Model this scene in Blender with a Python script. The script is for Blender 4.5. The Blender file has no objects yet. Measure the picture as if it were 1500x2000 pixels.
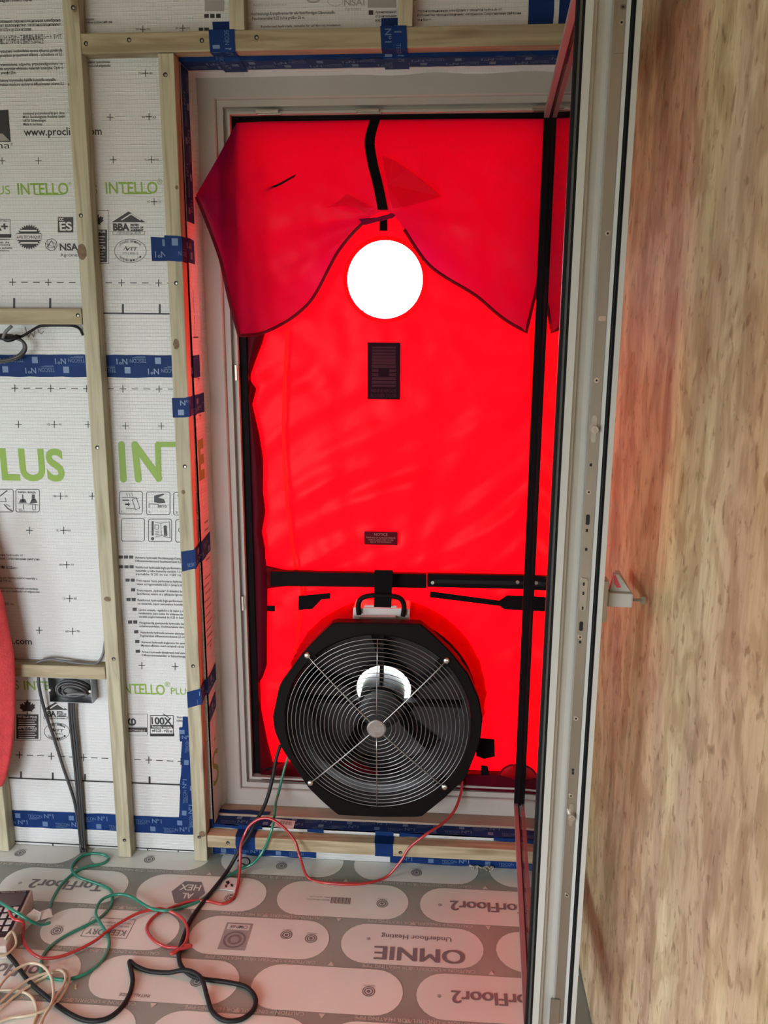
import bpy, bmesh, math, random
from math import sin, cos, pi, radians, sqrt
from mathutils import Vector, Matrix, noise
random.seed(7)
scene = bpy.context.scene
col = scene.collection

# ------------------------------------------------------------------ camera
F = 1591.8                                   # focal length in pixels of the 1500 x 2000 frame
CAM = Vector((1.0586, -2.1660, 1.5699))
R_ = Vector((0.99748291, 0.07076876, 0.00443051))
U_ = Vector((-0.01977918, 0.21769533, 0.97581634))
D_ = Vector((-0.06809281, 0.97344775, -0.21854712))
cam = bpy.data.cameras.new('camera')
cam.sensor_fit = 'VERTICAL'; cam.sensor_height = 36.0; cam.lens = F * 36 / 2000
cam.clip_start = 0.02
cam_o = bpy.data.objects.new('camera', cam); col.objects.link(cam_o)
cam_o.matrix_world = Matrix(((R_.x, U_.x, -D_.x, CAM.x), (R_.y, U_.y, -D_.y, CAM.y), (R_.z, U_.z, -D_.z, CAM.z), (0, 0, 0, 1)))
scene.camera = cam_o

# ------------------------------------------------------------------ light and exposure
SKY = 18.0
world = bpy.data.worlds.new('overcast_sky'); scene.world = world
world.use_nodes = True
bgn = world.node_tree.nodes['Background']
bgn.inputs[0].default_value = (0.94, 1.0, 1.06, 1); bgn.inputs[1].default_value = SKY
RX0, RX1, RY0, RZ1 = -2.3, 1.434, -3.9, 2.6       # room: left wall, plywood wall, back wall, ceiling
# window openings: back wall (x0,x1,z0,z1) and left wall (y0,y1,z0,z1)
WB = (-1.75, 0.05, 0.30, 1.6)
WL = (-2.3, -1.5, 0.3, 1.5)
def portal(name, loc, rot, sx, sz):
    l = bpy.data.lights.new(name, 'AREA'); l.shape = 'RECTANGLE'; l.size = sx; l.size_y = sz
    l.cycles.is_portal = True
    o = bpy.data.objects.new(name, l); col.objects.link(o); o.location = loc; o.rotation_euler = rot
portal('window_daylight', ((WB[0] + WB[1]) / 2, RY0 - 0.1, (WB[2] + WB[3]) / 2), (radians(90), 0, 0), WB[1] - WB[0], WB[3] - WB[2])
portal('window_daylight', (RX0 - 0.1, (WL[0] + WL[1]) / 2, (WL[2] + WL[3]) / 2), (radians(90), 0, radians(-90)), WL[1] - WL[0], WL[3] - WL[2])
vs = scene.view_settings
vs.view_transform = 'Standard'; vs.look = 'None'; vs.gamma = 1.0; vs.exposure = 0.0; vs.use_curve_mapping = False
scene.cycles.max_bounces = 10; scene.cycles.diffuse_bounces = 6; scene.cycles.transmission_bounces = 8
scene.cycles.transparent_max_bounces = 12; scene.cycles.caustics_reflective = False; scene.cycles.caustics_refractive = False

# ------------------------------------------------------------------ measuring helpers: a photo pixel on a known plane
def ray(px, py): return R_ * ((px - 750) / F) - U_ * ((py - 1000) / F) + D_
def at(px, py, Y=0.0): d = ray(px, py); return CAM + d * ((Y - CAM.y) / d.y)
def atz(px, py, Z=0.0): d = ray(px, py); return CAM + d * ((Z - CAM.z) / d.z)
def atx(px, py, X): d = ray(px, py); return CAM + d * ((X - CAM.x) / d.x)

# ------------------------------------------------------------------ materials
def mat(name, colr, rough=0.6, metal=0.0, var=0.0, vscale=8.0, bump=0.0, bscale=60.0, stretch=(1, 1, 1), colr2=None, spec=0.5, coat=0.0):
    m = bpy.data.materials.new(name); m.use_nodes = True
    nt = m.node_tree; n = nt.nodes; p = n['Principled BSDF']
    p.inputs['Roughness'].default_value = rough; p.inputs['Metallic'].default_value = metal
    p.inputs['Specular IOR Level'].default_value = spec; p.inputs['Coat Weight'].default_value = coat
    p.inputs['Base Color'].default_value = (*colr, 1)
    tc = n.new('ShaderNodeTexCoord'); mp = n.new('ShaderNodeMapping'); mp.inputs['Scale'].default_value = stretch
    nt.links.new(tc.outputs['Object'], mp.inputs[0])
    if var > 0 or colr2:
        c2 = colr2 or tuple(max(0, c * (1 - var)) for c in colr)
        t = n.new('ShaderNodeTexNoise'); t.inputs['Scale'].default_value = vscale; t.inputs['Detail'].default_value = 5
        nt.links.new(mp.outputs[0], t.inputs[0])
        r = n.new('ShaderNodeValToRGB'); r.color_ramp.elements[0].position = 0.35; r.color_ramp.elements[1].position = 0.65
        r.color_ramp.elements[0].color = (*c2, 1); r.color_ramp.elements[1].color = (*colr, 1)
        nt.links.new(t.outputs['Fac'], r.inputs[0]); nt.links.new(r.outputs[0], p.inputs['Base Color'])
    if bump > 0:
        t2 = n.new('ShaderNodeTexNoise'); t2.inputs['Scale'].default_value = bscale; t2.inputs['Detail'].default_value = 4
        nt.links.new(mp.outputs[0], t2.inputs[0])
        b = n.new('ShaderNodeBump'); b.inputs['Strength'].default_value = bump; b.inputs['Distance'].default_value = 0.002
        nt.links.new(t2.outputs['Fac'], b.inputs['Height']); nt.links.new(b.outputs[0], p.inputs['Normal'])
    return m

def wood(name, c1, c2, c3, axis, knots=True):
    """planed softwood: grain running along `axis`, with a few knots"""
    m = mat(name, c1, 0.65); nt = m.node_tree; n = nt.nodes; p = n['Principled BSDF']; L = nt.links
    mp = [k for k in n if k.type == 'MAPPING'][0]
    s = [26, 26, 26]; s[axis] = 1.6
    mp.inputs['Scale'].default_value = s
    no = n.new('ShaderNodeTexNoise'); no.inputs['Scale'].default_value = 1.6; no.inputs['Detail'].default_value = 6; no.inputs['Distortion'].default_value = 1.2
    L.new(mp.outputs[0], no.inputs[0])
    r = n.new('ShaderNodeValToRGB'); e = r.color_ramp.elements
    e[0].position = 0.36; e[0].color = (*[c * .88 for c in c2], 1); e[1].position = 0.56; e[1].color = (*c1, 1)
    L.new(no.outputs['Fac'], r.inputs[0])
    out = r.outputs[0]
    if knots:
        mk = n.new('ShaderNodeMapping'); sk = [16, 16, 16]; sk[axis] = 3.4; mk.inputs['Scale'].default_value = sk
        tc = [k for k in n if k.type == 'TEX_COORD'][0]; L.new(tc.outputs['Object'], mk.inputs[0])
        vo = n.new('ShaderNodeTexVoronoi'); vo.inputs['Scale'].default_value = 1.0; L.new(mk.outputs[0], vo.inputs[0])
        rk = n.new('ShaderNodeValToRGB'); rk.color_ramp.elements[0].position = 0.06; rk.color_ramp.elements[0].color = (1, 1, 1, 1)
        rk.color_ramp.elements[1].position = 0.22; rk.color_ramp.elements[1].color = (0, 0, 0, 1)
        L.new(vo.outputs['Distance'], rk.inputs[0])
        mx = n.new('ShaderNodeMix'); mx.data_type = 'RGBA'; L.new(rk.outputs[0], mx.inputs[0]); L.new(out, mx.inputs[6]); mx.inputs[7].default_value = (*c3, 1)
        out = mx.outputs[2]
    L.new(out, p.inputs['Base Color'])
    b = n.new('ShaderNodeBump'); b.inputs['Strength'].default_value = 0.25; b.inputs['Distance'].default_value = 0.001
    L.new(no.outputs['Fac'], b.inputs['Height']); L.new(b.outputs[0], p.inputs['Normal'])
    return m

def fabric(name, dif, tra, fac, gloss=0.04, rough=0.45):
    """thin woven cloth that lets daylight through"""
    m = bpy.data.materials.new(name); m.use_nodes = True; nt = m.node_tree; n = nt.nodes; L = nt.links
    n.remove(n['Principled BSDF'])
    d = n.new('ShaderNodeBsdfDiffuse'); d.inputs[0].default_value = (*dif, 1)
    t = n.new('ShaderNodeBsdfTranslucent'); t.inputs[0].default_value = (*tra, 1)
    mx = n.new('ShaderNodeMixShader'); mx.inputs[0].default_value = fac
    L.new(d.outputs[0], mx.inputs[1]); L.new(t.outputs[0], mx.inputs[2])
    g = n.new('ShaderNodeBsdfGlossy'); g.inputs['Roughness'].default_value = rough; g.inputs[0].default_value = (1, .9, .9, 1)
    m2 = n.new('ShaderNodeMixShader'); m2.inputs[0].default_value = gloss
    L.new(mx.outputs[0], m2.inputs[1]); L.new(g.outputs[0], m2.inputs[2])
    tc = n.new('ShaderNodeTexCoord'); no = n.new('ShaderNodeTexNoise'); no.inputs['Scale'].default_value = 9; no.inputs['Detail'].default_value = 6
    L.new(tc.outputs['Object'], no.inputs[0])
    b = n.new('ShaderNodeBump'); b.inputs['Strength'].default_value = 0.35; b.inputs['Distance'].default_value = 0.01
    L.new(no.outputs['Fac'], b.inputs['Height'])
    for s in (d, g): L.new(b.outputs[0], s.inputs['Normal'])
    L.new(m2.outputs[0], n['Material Output'].inputs[0])
    return m

def clear(name, tint=(1, 1, 1), ior=1.5, rough=0.0):
    """thin clear sheet: Fresnel reflection over straight transmission"""
    m = bpy.data.materials.new(name); m.use_nodes = True; nt = m.node_tree; n = nt.nodes; L = nt.links
    n.remove(n['Principled BSDF'])
    t = n.new('ShaderNodeBsdfTransparent'); t.inputs[0].default_value = (*tint, 1)
    g = n.new('ShaderNodeBsdfGlossy'); g.inputs['Roughness'].default_value = rough
    f = n.new('ShaderNodeFresnel'); ge = n.new('ShaderNodeNewGeometry'); mr = n.new('ShaderNodeMapRange')
    mr.inputs[3].default_value = ior; mr.inputs[4].default_value = 1 / ior; L.new(ge.outputs['Backfacing'], mr.inputs[0]); L.new(mr.outputs[0], f.inputs[0])
    mx = n.new('ShaderNodeMixShader'); L.new(f.outputs[0], mx.inputs[0]); L.new(t.outputs[0], mx.inputs[1]); L.new(g.outputs[0], mx.inputs[2])
    L.new(mx.outputs[0], n['Material Output'].inputs[0])
    return m

def membrane(name):
    m = mat(name, (0.60, 0.585, 0.56), 0.38); nt = m.node_tree; n = nt.nodes; L = nt.links; p = n['Principled BSDF']
    tc = [k for k in n if k.type == 'TEX_COORD'][0]
    sx = n.new('ShaderNodeSeparateXYZ'); L.new(tc.outputs['Object'], sx.inputs[0])
    def wave(out, period, sharp):
        a = n.new('ShaderNodeMath'); a.operation = 'MULTIPLY'; a.inputs[1].default_value = 2 * pi / period; L.new(out, a.inputs[0])
        s = n.new('ShaderNodeMath'); s.operation = 'SINE'; L.new(a.outputs[0], s.inputs[0])
        q = n.new('ShaderNodeMath'); q.operation = 'MAXIMUM'; q.inputs[1].default_value = 0; L.new(s.outputs[0], q.inputs[0])
        w = n.new('ShaderNodeMath'); w.operation = 'POWER'; w.inputs[1].default_value = sharp; L.new(q.outputs[0], w.inputs[0]); return w.outputs[0]
    wx = wave(sx.outputs['X'], 0.0075, 5); wz = wave(sx.outputs['Z'], 0.0095, 4)
    no = n.new('ShaderNodeTexNoise'); no.inputs['Scale'].default_value = 14; no.inputs['Detail'].default_value = 4; L.new(tc.outputs['Object'], no.inputs[0])
    mx = n.new('ShaderNodeMath'); mx.operation = 'MULTIPLY_ADD'; mx.inputs[1].default_value = 0.45; L.new(wx, mx.inputs[0]); L.new(wz, mx.inputs[2])
    m3 = n.new('ShaderNodeMath'); m3.operation = 'MULTIPLY_ADD'; m3.inputs[1].default_value = 4; L.new(no.outputs['Fac'], m3.inputs[0]); L.new(mx.outputs[0], m3.inputs[2])
    b = n.new('ShaderNodeBump'); b.inputs['Strength'].default_value = 0.6; b.inputs['Distance'].default_value = 0.0012
    L.new(m3.outputs[0], b.inputs['Height']); L.new(b.outputs[0], p.inputs['Normal'])
    r = n.new('ShaderNodeMix'); r.data_type = 'RGBA'; L.new(mx.outputs[0], r.inputs[0])
    r.inputs[6].default_value = (0.58, 0.59, 0.59, 1); r.inputs[7].default_value = (0.635, 0.645, 0.645, 1); r.clamp_factor = True
    L.new(r.outputs[2], p.inputs['Base Color'])
    return m

def plywood(name):
    m = mat(name, (0.5, 0.36, 0.22), 0.6, spec=0.3); nt = m.node_tree; n = nt.nodes; L = nt.links; p = n['Principled BSDF']
    tc = [k for k in n if k.type == 'TEX_COORD'][0]
    def ns(scale, stretch, detail=6, dist=0.0):
        mp = n.new('ShaderNodeMapping'); mp.inputs['Scale'].default_value = stretch; L.new(tc.outputs['Object'], mp.inputs[0])
        t = n.new('ShaderNodeTexNoise'); t.inputs['Scale'].default_value = scale; t.inputs['Detail'].default_value = detail; t.inputs['Distortion'].default_value = dist
        L.new(mp.outputs[0], t.inputs[0]); return t.outputs['Fac']
    def ramp(src, a, ca, b, cb):
        r = n.new('ShaderNodeValToRGB'); r.color_ramp.elements[0].position = a; r.color_ramp.elements[0].color = (*ca, 1)
        r.color_ramp.elements[1].position = b; r.color_ramp.elements[1].color = (*cb, 1); L.new(src, r.inputs[0]); return r.outputs[0]
    def mixc(a, b, fac, mode='MIX'):
        x = n.new('ShaderNodeMix'); x.data_type = 'RGBA'; x.blend_type = mode
        if isinstance(fac, float): x.inputs[0].default_value = fac
        else: L.new(fac, x.inputs[0])
        L.new(a, x.inputs[6]); L.new(b, x.inputs[7]); return x.outputs[2]
    base = ramp(ns(1.0, (1, 7.0, 1.3), 4, 0.8), 0.36, (0.46, 0.33, 0.225), 0.64, (0.68, 0.555, 0.36))
    green = ramp(ns(1.0, (1, 3.0, 1.0), 3), 0.45, (1, 1, 1), 0.68, (0.80, 0.84, 0.72))
    grain = ramp(ns(1.0, (1, 120, 16), 4), 0.36, (0.82, 0.79, 0.75), 0.58, (1, 1, 1))
    blot = ramp(ns(1.0, (1, 18, 9), 6, 0.8), 0.42, (0.62, 0.53, 0.45), 0.56, (1, 1, 1))
    fleck = ramp(ns(1.0, (1, 55, 34), 4, 0.5), 0.58, (1, 1, 1), 0.68, (0.52, 0.43, 0.36))
    c = mixc(base, green, 1.0, 'MULTIPLY'); c = mixc(c, grain, 0.7, 'MULTIPLY'); c = mixc(c, blot, 0.65, 'MULTIPLY'); c = mixc(c, fleck, 0.75, 'MULTIPLY')
    L.new(c, p.inputs['Base Color'])
    return m

M = dict(
    membrane=membrane('reinforced_membrane'),
    green_ink=mat('green_ink', (0.20, 0.34, 0.028), 0.5), black_ink=mat('black_ink', (0.018, 0.017, 0.018), 0.5), grey_ink=mat('faded_ink', (0.30, 0.28, 0.27), 0.6),
    white_ink=mat('white_ink', (0.62, 0.60, 0.58), 0.5),
    wood_v=wood('pine_upright', (0.44, 0.405, 0.285), (0.33, 0.295, 0.19), (0.20, 0.14, 0.08), 2), wood_h=wood('pine_level', (0.37, 0.31, 0.195), (0.27, 0.215, 0.125), (0.19, 0.125, 0.065), 0),
    wood_lit=wood('lit_pine_level', (0.47, 0.39, 0.25), (0.36, 0.28, 0.16), (0.22, 0.14, 0.07), 0),  # paler pine copy for the sill batten, the glow on it painted in
    ply=plywood('plywood_face'), tape=mat('blue_tape', (0.008, 0.034, 0.150), 0.5, var=0.3, vscale=12, bump=0.35, bscale=25, spec=0.12),
    tape_ink=mat('tape_print', (0.10, 0.17, 0.32), 0.4), white=mat('white_frame_coating', (0.42, 0.38, 0.345), 0.45), leafwhite=mat('white_leaf_coating', (0.50, 0.505, 0.475), 0.42),
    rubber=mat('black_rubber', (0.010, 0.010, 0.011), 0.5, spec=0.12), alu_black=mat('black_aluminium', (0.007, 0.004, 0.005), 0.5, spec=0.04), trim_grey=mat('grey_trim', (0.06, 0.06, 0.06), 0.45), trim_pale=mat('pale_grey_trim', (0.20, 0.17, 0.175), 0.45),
    steel=mat('dull_steel', (0.42, 0.38, 0.32), 0.42, 0.9, var=0.25, vscale=5, stretch=(1, 1, .4)), bright=mat('bright_steel', (0.72, 0.70, 0.66), 0.25, 1.0), chrome=mat('polished_wire', (0.33, 0.32, 0.31), 0.28, 1.0), spokewire=mat('bright_wire', (0.42, 0.40, 0.38), 0.3, 1.0),
    nickel=mat('brushed_nickel', (0.50, 0.47, 0.42), 0.38, 1.0), knot=mat('pine_knot', (0.20, 0.135, 0.075), 0.7, var=.4, vscale=120), dark=mat('dark_hole', (0.01, 0.009, 0.008), 0.8),
    red=fabric('red_nylon', (0.36, 0.003, 0.008), (0.84, 0.0003, 0.0014), 0.66, 0.004, 0.32),
    red_flap=fabric('red_flap_nylon', (0.25, 0.004, 0.085), (0.20, 0.0006, 0.03), 0.60, 0.005, 0.4),
    hem=fabric('dark_red_hem', (0.16, 0.004, 0.018), (0.05, 0.0004, 0.003), 0.5, 0.004),
    thin_fold=fabric('thin_red_fold', (0.5, 0.02, 0.13), (0.80, 0.05, 0.35), 0.88, 0.004),
    fold=fabric('doubled_shaded_nylon', (0.11, 0.002, 0.008), (0.12, 0.0004, 0.003), 0.6, 0.003),  # bottom folds, and the left edge where its maroon stands for shade
    sleeve=fabric('gathered_red_nylon', (0.30, 0.003, 0.010), (0.40, 0.0006, 0.003), 0.6, 0.006),
    web=mat('black_webbing', (0.007, 0.005, 0.006), 0.8, spec=0.04), vinyl=clear('clear_vinyl', (0.97, 0.97, 0.97)), glass=clear('door_glass', (0.93, 0.97, 0.95), 1.52),
    label=mat('label_black', (0.022, 0.004, 0.010), 0.6, spec=0.06), label_ink=mat('label_print', (0.065, 0.012, 0.022), 0.5, spec=.1), notice_ink=mat('notice_print', (0.40, 0.10, 0.09), 0.5), notice=mat('notice_plate', (0.10, 0.003, 0.010), 0.5, spec=.06),
    plastic=mat('black_moulded_plastic', (0.007, 0.005, 0.005), 0.55, bump=0.05, bscale=200, spec=0.07), bowl=mat('black_glossy_plastic', (0.032, 0.028, 0.030), 0.28, spec=0.3), hub=mat('hub_metal', (0.36, 0.33, 0.30), 0.5, 0.8, var=.25, vscale=60),
    whitebox=mat('white_plastic', (0.62, 0.58, 0.56), 0.4), pcover=mat('clear_grey_cover', (0.42, 0.40, 0.40), 0.25), rating=mat('fan_motor_black', (0.01, 0.01, 0.01), 0.5),
    tube_green=mat('green_tube', (0.016, 0.20, 0.125), 0.28, coat=0.4), tube_red=mat('red_tube', (0.42, 0.030, 0.030), 0.30, coat=0.4), tube_clear=mat('cream_tube', (0.55, 0.46, 0.33), 0.25, coat=0.5), cable=mat('black_cable', (0.012, 0.012, 0.013), 0.5, spec=0.25),
    grey_cable=mat('grey_cable', (0.045, 0.045, 0.048), 0.4), ltgrey_cable=mat('light_grey_cable', (0.13, 0.13, 0.135), 0.4),
    board=mat('floor_board_print', (0.285, 0.31, 0.272), 0.42, var=0.22, vscale=3.5, bump=0.06, bscale=120), pill=mat('floor_pale_print', (0.70, 0.715, 0.665), 0.45, var=0.12, vscale=4), floor_grey=mat('floor_grey_print', (0.30, 0.295, 0.285), 0.5), floor_ink=mat('floor_dark_print', (0.17, 0.16, 0.165), 0.5), floor_light=mat('floor_light_print', (0.56, 0.52, 0.46), 0.5),
    board_core=mat('chipboard_core', (0.22, 0.16, 0.10), 0.8), plaster=mat('plain_lining', (0.58, 0.56, 0.52), 0.7), sill_wood=mat('leak_filler_timber', (0.42, 0.30, 0.22), 0.7, var=.25, vscale=20, stretch=(.3, 1, 1)),
    fleece=mat('red_fleece', (0.78, 0.075, 0.085), 0.95, bump=0.9, bscale=170, var=0.2, vscale=25), gauge=mat('gauge_casing', (0.50, 0.42, 0.38), 0.5), gauge_face=mat('gauge_face', (0.014, 0.014, 0.016), 0.4), key=mat('keypad_key', (0.60, 0.53, 0.52), 0.5), lcd=mat('display_glass', (0.085, 0.09, 0.088), 0.3),
    paper=mat('white_paper', (0.72, 0.68, 0.66), 0.6), boxsteel=mat('galvanised_steel', (0.35, 0.36, 0.37), 0.3, 0.9, var=.4, vscale=25),
    ground=mat('pale_paving', (0.42, 0.42, 0.40), 0.9, colr2=(0.045, 0.10, 0.018), vscale=5.0),
)

# ------------------------------------------------------------------ mesh building
ORI = {}
class MB:
    def __init__(s): s.v = []; s.f = []
    def add(s, vs, fs):
        b = len(s.v); s.v += [Vector(p) for p in vs]; s.f += [tuple(i + b for i in f) for f in fs]; return s
    def box(s, x0, x1, y0, y1, z0, z1):
        return s.hexa([(x0, y0, z0), (x1, y0, z0), (x1, y1, z0), (x0, y1, z0)], [(x0, y0, z1), (x1, y0, z1), (x1, y1, z1), (x0, y1, z1)])
    def hexa(s, lo, hi):
        return s.add(list(lo) + list(hi), [(3, 2, 1, 0), (4, 5, 6, 7), (0, 1, 5, 4), (1, 2, 6, 5), (2, 3, 7, 6), (3, 0, 4, 7)])
    def prism(s, pts, off):
        n = len(pts); off = Vector(off); a = [Vector(p) for p in pts]; b = [p + off for p in a]
        return s.add(a + b, [tuple(range(n - 1, -1, -1)), tuple(range(n, 2 * n))] + [(i, (i + 1) % n, n + (i + 1) % n, n + i) for i in range(n)])
    def flat(s, pts): return s.add(pts, [tuple(range(len(pts)))])
    def tube(s, pts, r, seg=8, closed=False, cap=True):
        P = [Vector(p) for p in pts]; n = len(P); rings = []
        up = None
        for i in range(n):
            t = (P[(i + 1) % n] - P[i - 1]) if closed else (P[min(i + 1, n - 1)] - P[max(i - 1, 0)])
            t.normalize()
            if up is None: up = Vector((0, 0, 1)) if abs(t.z) < .9 else Vector((1, 0, 0))
            a = t.cross(up)
            if a.length < 1e-6: a = t.orthogonal()
            a.normalize(); up = a.cross(t).normalized()
            rr = r[i] if isinstance(r, (list, tuple)) else r
            rings.append([P[i] + a * cos(2 * pi * k / seg) * rr + up * sin(2 * pi * k / seg) * rr for k in range(seg)])
        vs = [p for q in rings for p in q]; fs = []
        for i in range(n if closed else n - 1):
            j = (i + 1) % n
            for k in range(seg): fs.append((i * seg + k, i * seg + (k + 1) % seg, j * seg + (k + 1) % seg, j * seg + k))
        if cap and not closed: fs += [tuple(range(seg - 1, -1, -1)), tuple((n - 1) * seg + k for k in range(seg))]
        return s.add(vs, fs)
    def lathe(s, prof, c, seg=48, axis='y', caps=(False, False)):
        """prof: (radius, distance along the axis)"""
        c = Vector(c); vs = []
        for r, h in prof:
            for k in range(seg):
                a = 2 * pi * k / seg
                if axis == 'y': vs.append(c + Vector((r * cos(a), h, r * sin(a))))
                elif axis == 'x': vs.append(c + Vector((h, r * cos(a), r * sin(a))))
                else: vs.append(c + Vector((r * cos(a), r * sin(a), h)))
        fs = [(i * seg + k, i * seg + (k + 1) % seg, (i + 1) * seg + (k + 1) % seg, (i + 1) * seg + k) for i in range(len(prof) - 1) for k in range(seg)]
        if caps[0]: fs.append(tuple(range(seg)))
        if caps[1]: fs.append(tuple((len(prof) - 1) * seg + k for k in range(seg)))
        return s.add(vs, fs)
    def build(s, name, m, parent=None, smooth=False, bevel=0.0, origin=None, normals=True):
        if parent is not None: o0 = ORI[parent.name]
        elif origin is not None: o0 = Vector(origin)
        else:
            xs = [p.x for p in s.v]; ys = [p.y for p in s.v]; zs = [p.z for p in s.v]
            o0 = Vector(((min(xs) + max(xs)) / 2, (min(ys) + max(ys)) / 2, min(zs)))
        me = bpy.data.meshes.new(name); me.from_pydata([p - o0 for p in s.v], [], s.f)
        if normals or bevel:
            bm = bmesh.new(); bm.from_mesh(me)
            if normals: bmesh.ops.recalc_face_normals(bm, faces=bm.faces)
            if bevel: bmesh.ops.bevel(bm, geom=bm.edges[:], offset=bevel, segments=2, affect='EDGES', profile=0.6, clamp_overlap=True)
            bm.to_mesh(me); bm.free()
        me.materials.append(m)
        if smooth: me.polygons.foreach_set('use_smooth', [True] * len(me.polygons))
        o = bpy.data.objects.new(name, me); col.objects.link(o)
        if smooth == 'auto': pass
        if parent is not None: o.parent = parent
        else: o.location = o0
        ORI[o.name] = o0
        return o
def tag(o, label, cat=None, group=None, kind=None):
    if label: o['label'] = label
    if cat: o['category'] = cat
    if group: o['group'] = group
    if kind: o['kind'] = kind
    return o
def thing(name, loc, label, cat, group=None, kind=None):
    o = bpy.data.objects.new(name, None); col.objects.link(o); o.location = loc; o.empty_display_size = 0.05
    ORI[o.name] = Vector(loc); return tag(o, label, cat, group, kind)
def spline(pts, n=8, closed=False):
    P = [Vector(p) for p in pts]; N = len(P); out = []
    for i in range(N if closed else N - 1):
        g = lambda k: P[k % N] if closed else P[max(0, min(N - 1, k))]
        a, b, c, d = g(i - 1), g(i), g(i + 1), g(i + 2)
        for k in range(n):
            t = k / n
            out.append(0.5 * ((2 * b) + (c - a) * t + (2 * a - 5 * b + 4 * c - d) * t * t + (3 * b - a - 3 * c + d) * t ** 3))
    if not closed: out.append(P[-1])
    return out
_TX = {}
def glyphs(s, bold=0.0, shear=0.0):
    k = (s, bold, shear)
    if k in _TX: return _TX[k]
    cu = bpy.data.curves.new('t', 'FONT'); cu.body = s; cu.resolution_u = 5 if len(s) <= 9 else 2; cu.offset = bold; cu.shear = shear; cu.fill_mode = 'FRONT'
    ob = bpy.data.objects.new('t', cu); col.objects.link(ob)
    dg = bpy.context.evaluated_depsgraph_get(); dg.update()
    me = bpy.data.meshes.new_from_object(ob.evaluated_get(dg))
    v = [(p.co.x, p.co.y) for p in me.vertices]; f = [tuple(p.vertices) for p in me.polygons]
    bpy.data.objects.remove(ob); bpy.data.curves.remove(cu); bpy.data.meshes.remove(me)
    if not v: v = [(0, 0)]
    x0 = min(p[0] for p in v); x1 = max(p[0] for p in v)
    r = ([(p[0] - x0, p[1]) for p in v], f, max(x1 - x0, 1e-4)); _TX[k] = r; return r
CAP = 0.69                                    # capital height of the built-in font at size 1
def put_text(mb, s, fn, u0, v0, width, cap, bold=0.0, shear=0.0):
    """lay text on a surface: fn(u, v) -> point; width in metres, cap = capital height in metres"""
    v, f, w = glyphs(s, bold, shear)
    mb.add([fn(u0 + p[0] / w * width, v0 + p[1] / CAP * cap) for p in v], f)

# ------------------------------------------------------------------ setting: floor
FLOOR_Y0, FLOOR_X0 = RY0, RX0
floor = MB().box(RX0, RX1 + .02, RY0, 0.12, -0.06, -0.021).build('floor', M['board_core'])
tag(floor, 'screed and joists under the printed floor boards', kind='structure')
ORI['floor'] = ORI[floor.name]
xs = [RX0, -1.70, -0.50, 0.70, RX1 + .005]
ys = [RY0, -2.5, -1.9, -1.3, -0.655 - .08, 0.004]
for j in range(len(ys) - 1):
    for i in range(len(xs) - 1):
        MB().box(xs[i] + .0006, xs[i + 1] - .0006, ys[j] + .0006, ys[j + 1] - .0006, -0.021, 0.0).build('floor_board', M['board'], floor)
# printed pattern: rows of pale pills with lettering, read from the far side
def fl(x, y, h=0.0006): return Vector((x, y, h))
pm, im, lm, gm_ = MB(), MB(), MB(), MB()
def clipx(p): return fl(min(max(p.x, RX0 + .01), RX1 - .005), min(p.y, -0.002), p.z)
def pill(x0, yc, L=0.375, H=0.141):
    r = H / 2; pts = []
    for k in range(13):
        a = -pi / 2 + pi * k / 12; pts.append(fl(x0 + L - r + r * cos(a) * 0.98, yc + r * sin(a)))
    for k in range(13):
        a = pi / 2 + pi * k / 12; pts.append(fl(x0 + r + r * cos(a) * 0.98, yc + r * sin(a)))
    pm.flat([clipx(p) for p in pts])
def upside(x, y):                            # text frame seen upside down from the camera
    return lambda u, v: fl(x - u, y - v, 0.0011)
def target(x, y, r=0.016):
    for a, b in ((1.0, .84), (.70, .50), (.30, .0)):
        n = 20; o = [fl(x + r * a * cos(2 * pi * k / n), y + r * a * sin(2 * pi * k / n), .0011) for k in range(n)]
        i = [fl(x + r * b * cos(2 * pi * k / n), y + r * b * sin(2 * pi * k / n), .0011) for k in range(n)]
        im.add(o + i, [(k, (k + 1) % n, n + (k + 1) % n, n + k) for k in range(n)])
    put_text(im, 'OMNIE PIPE', upside(x + .014, y + r + .004), 0, 0, .028, .003)
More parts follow.
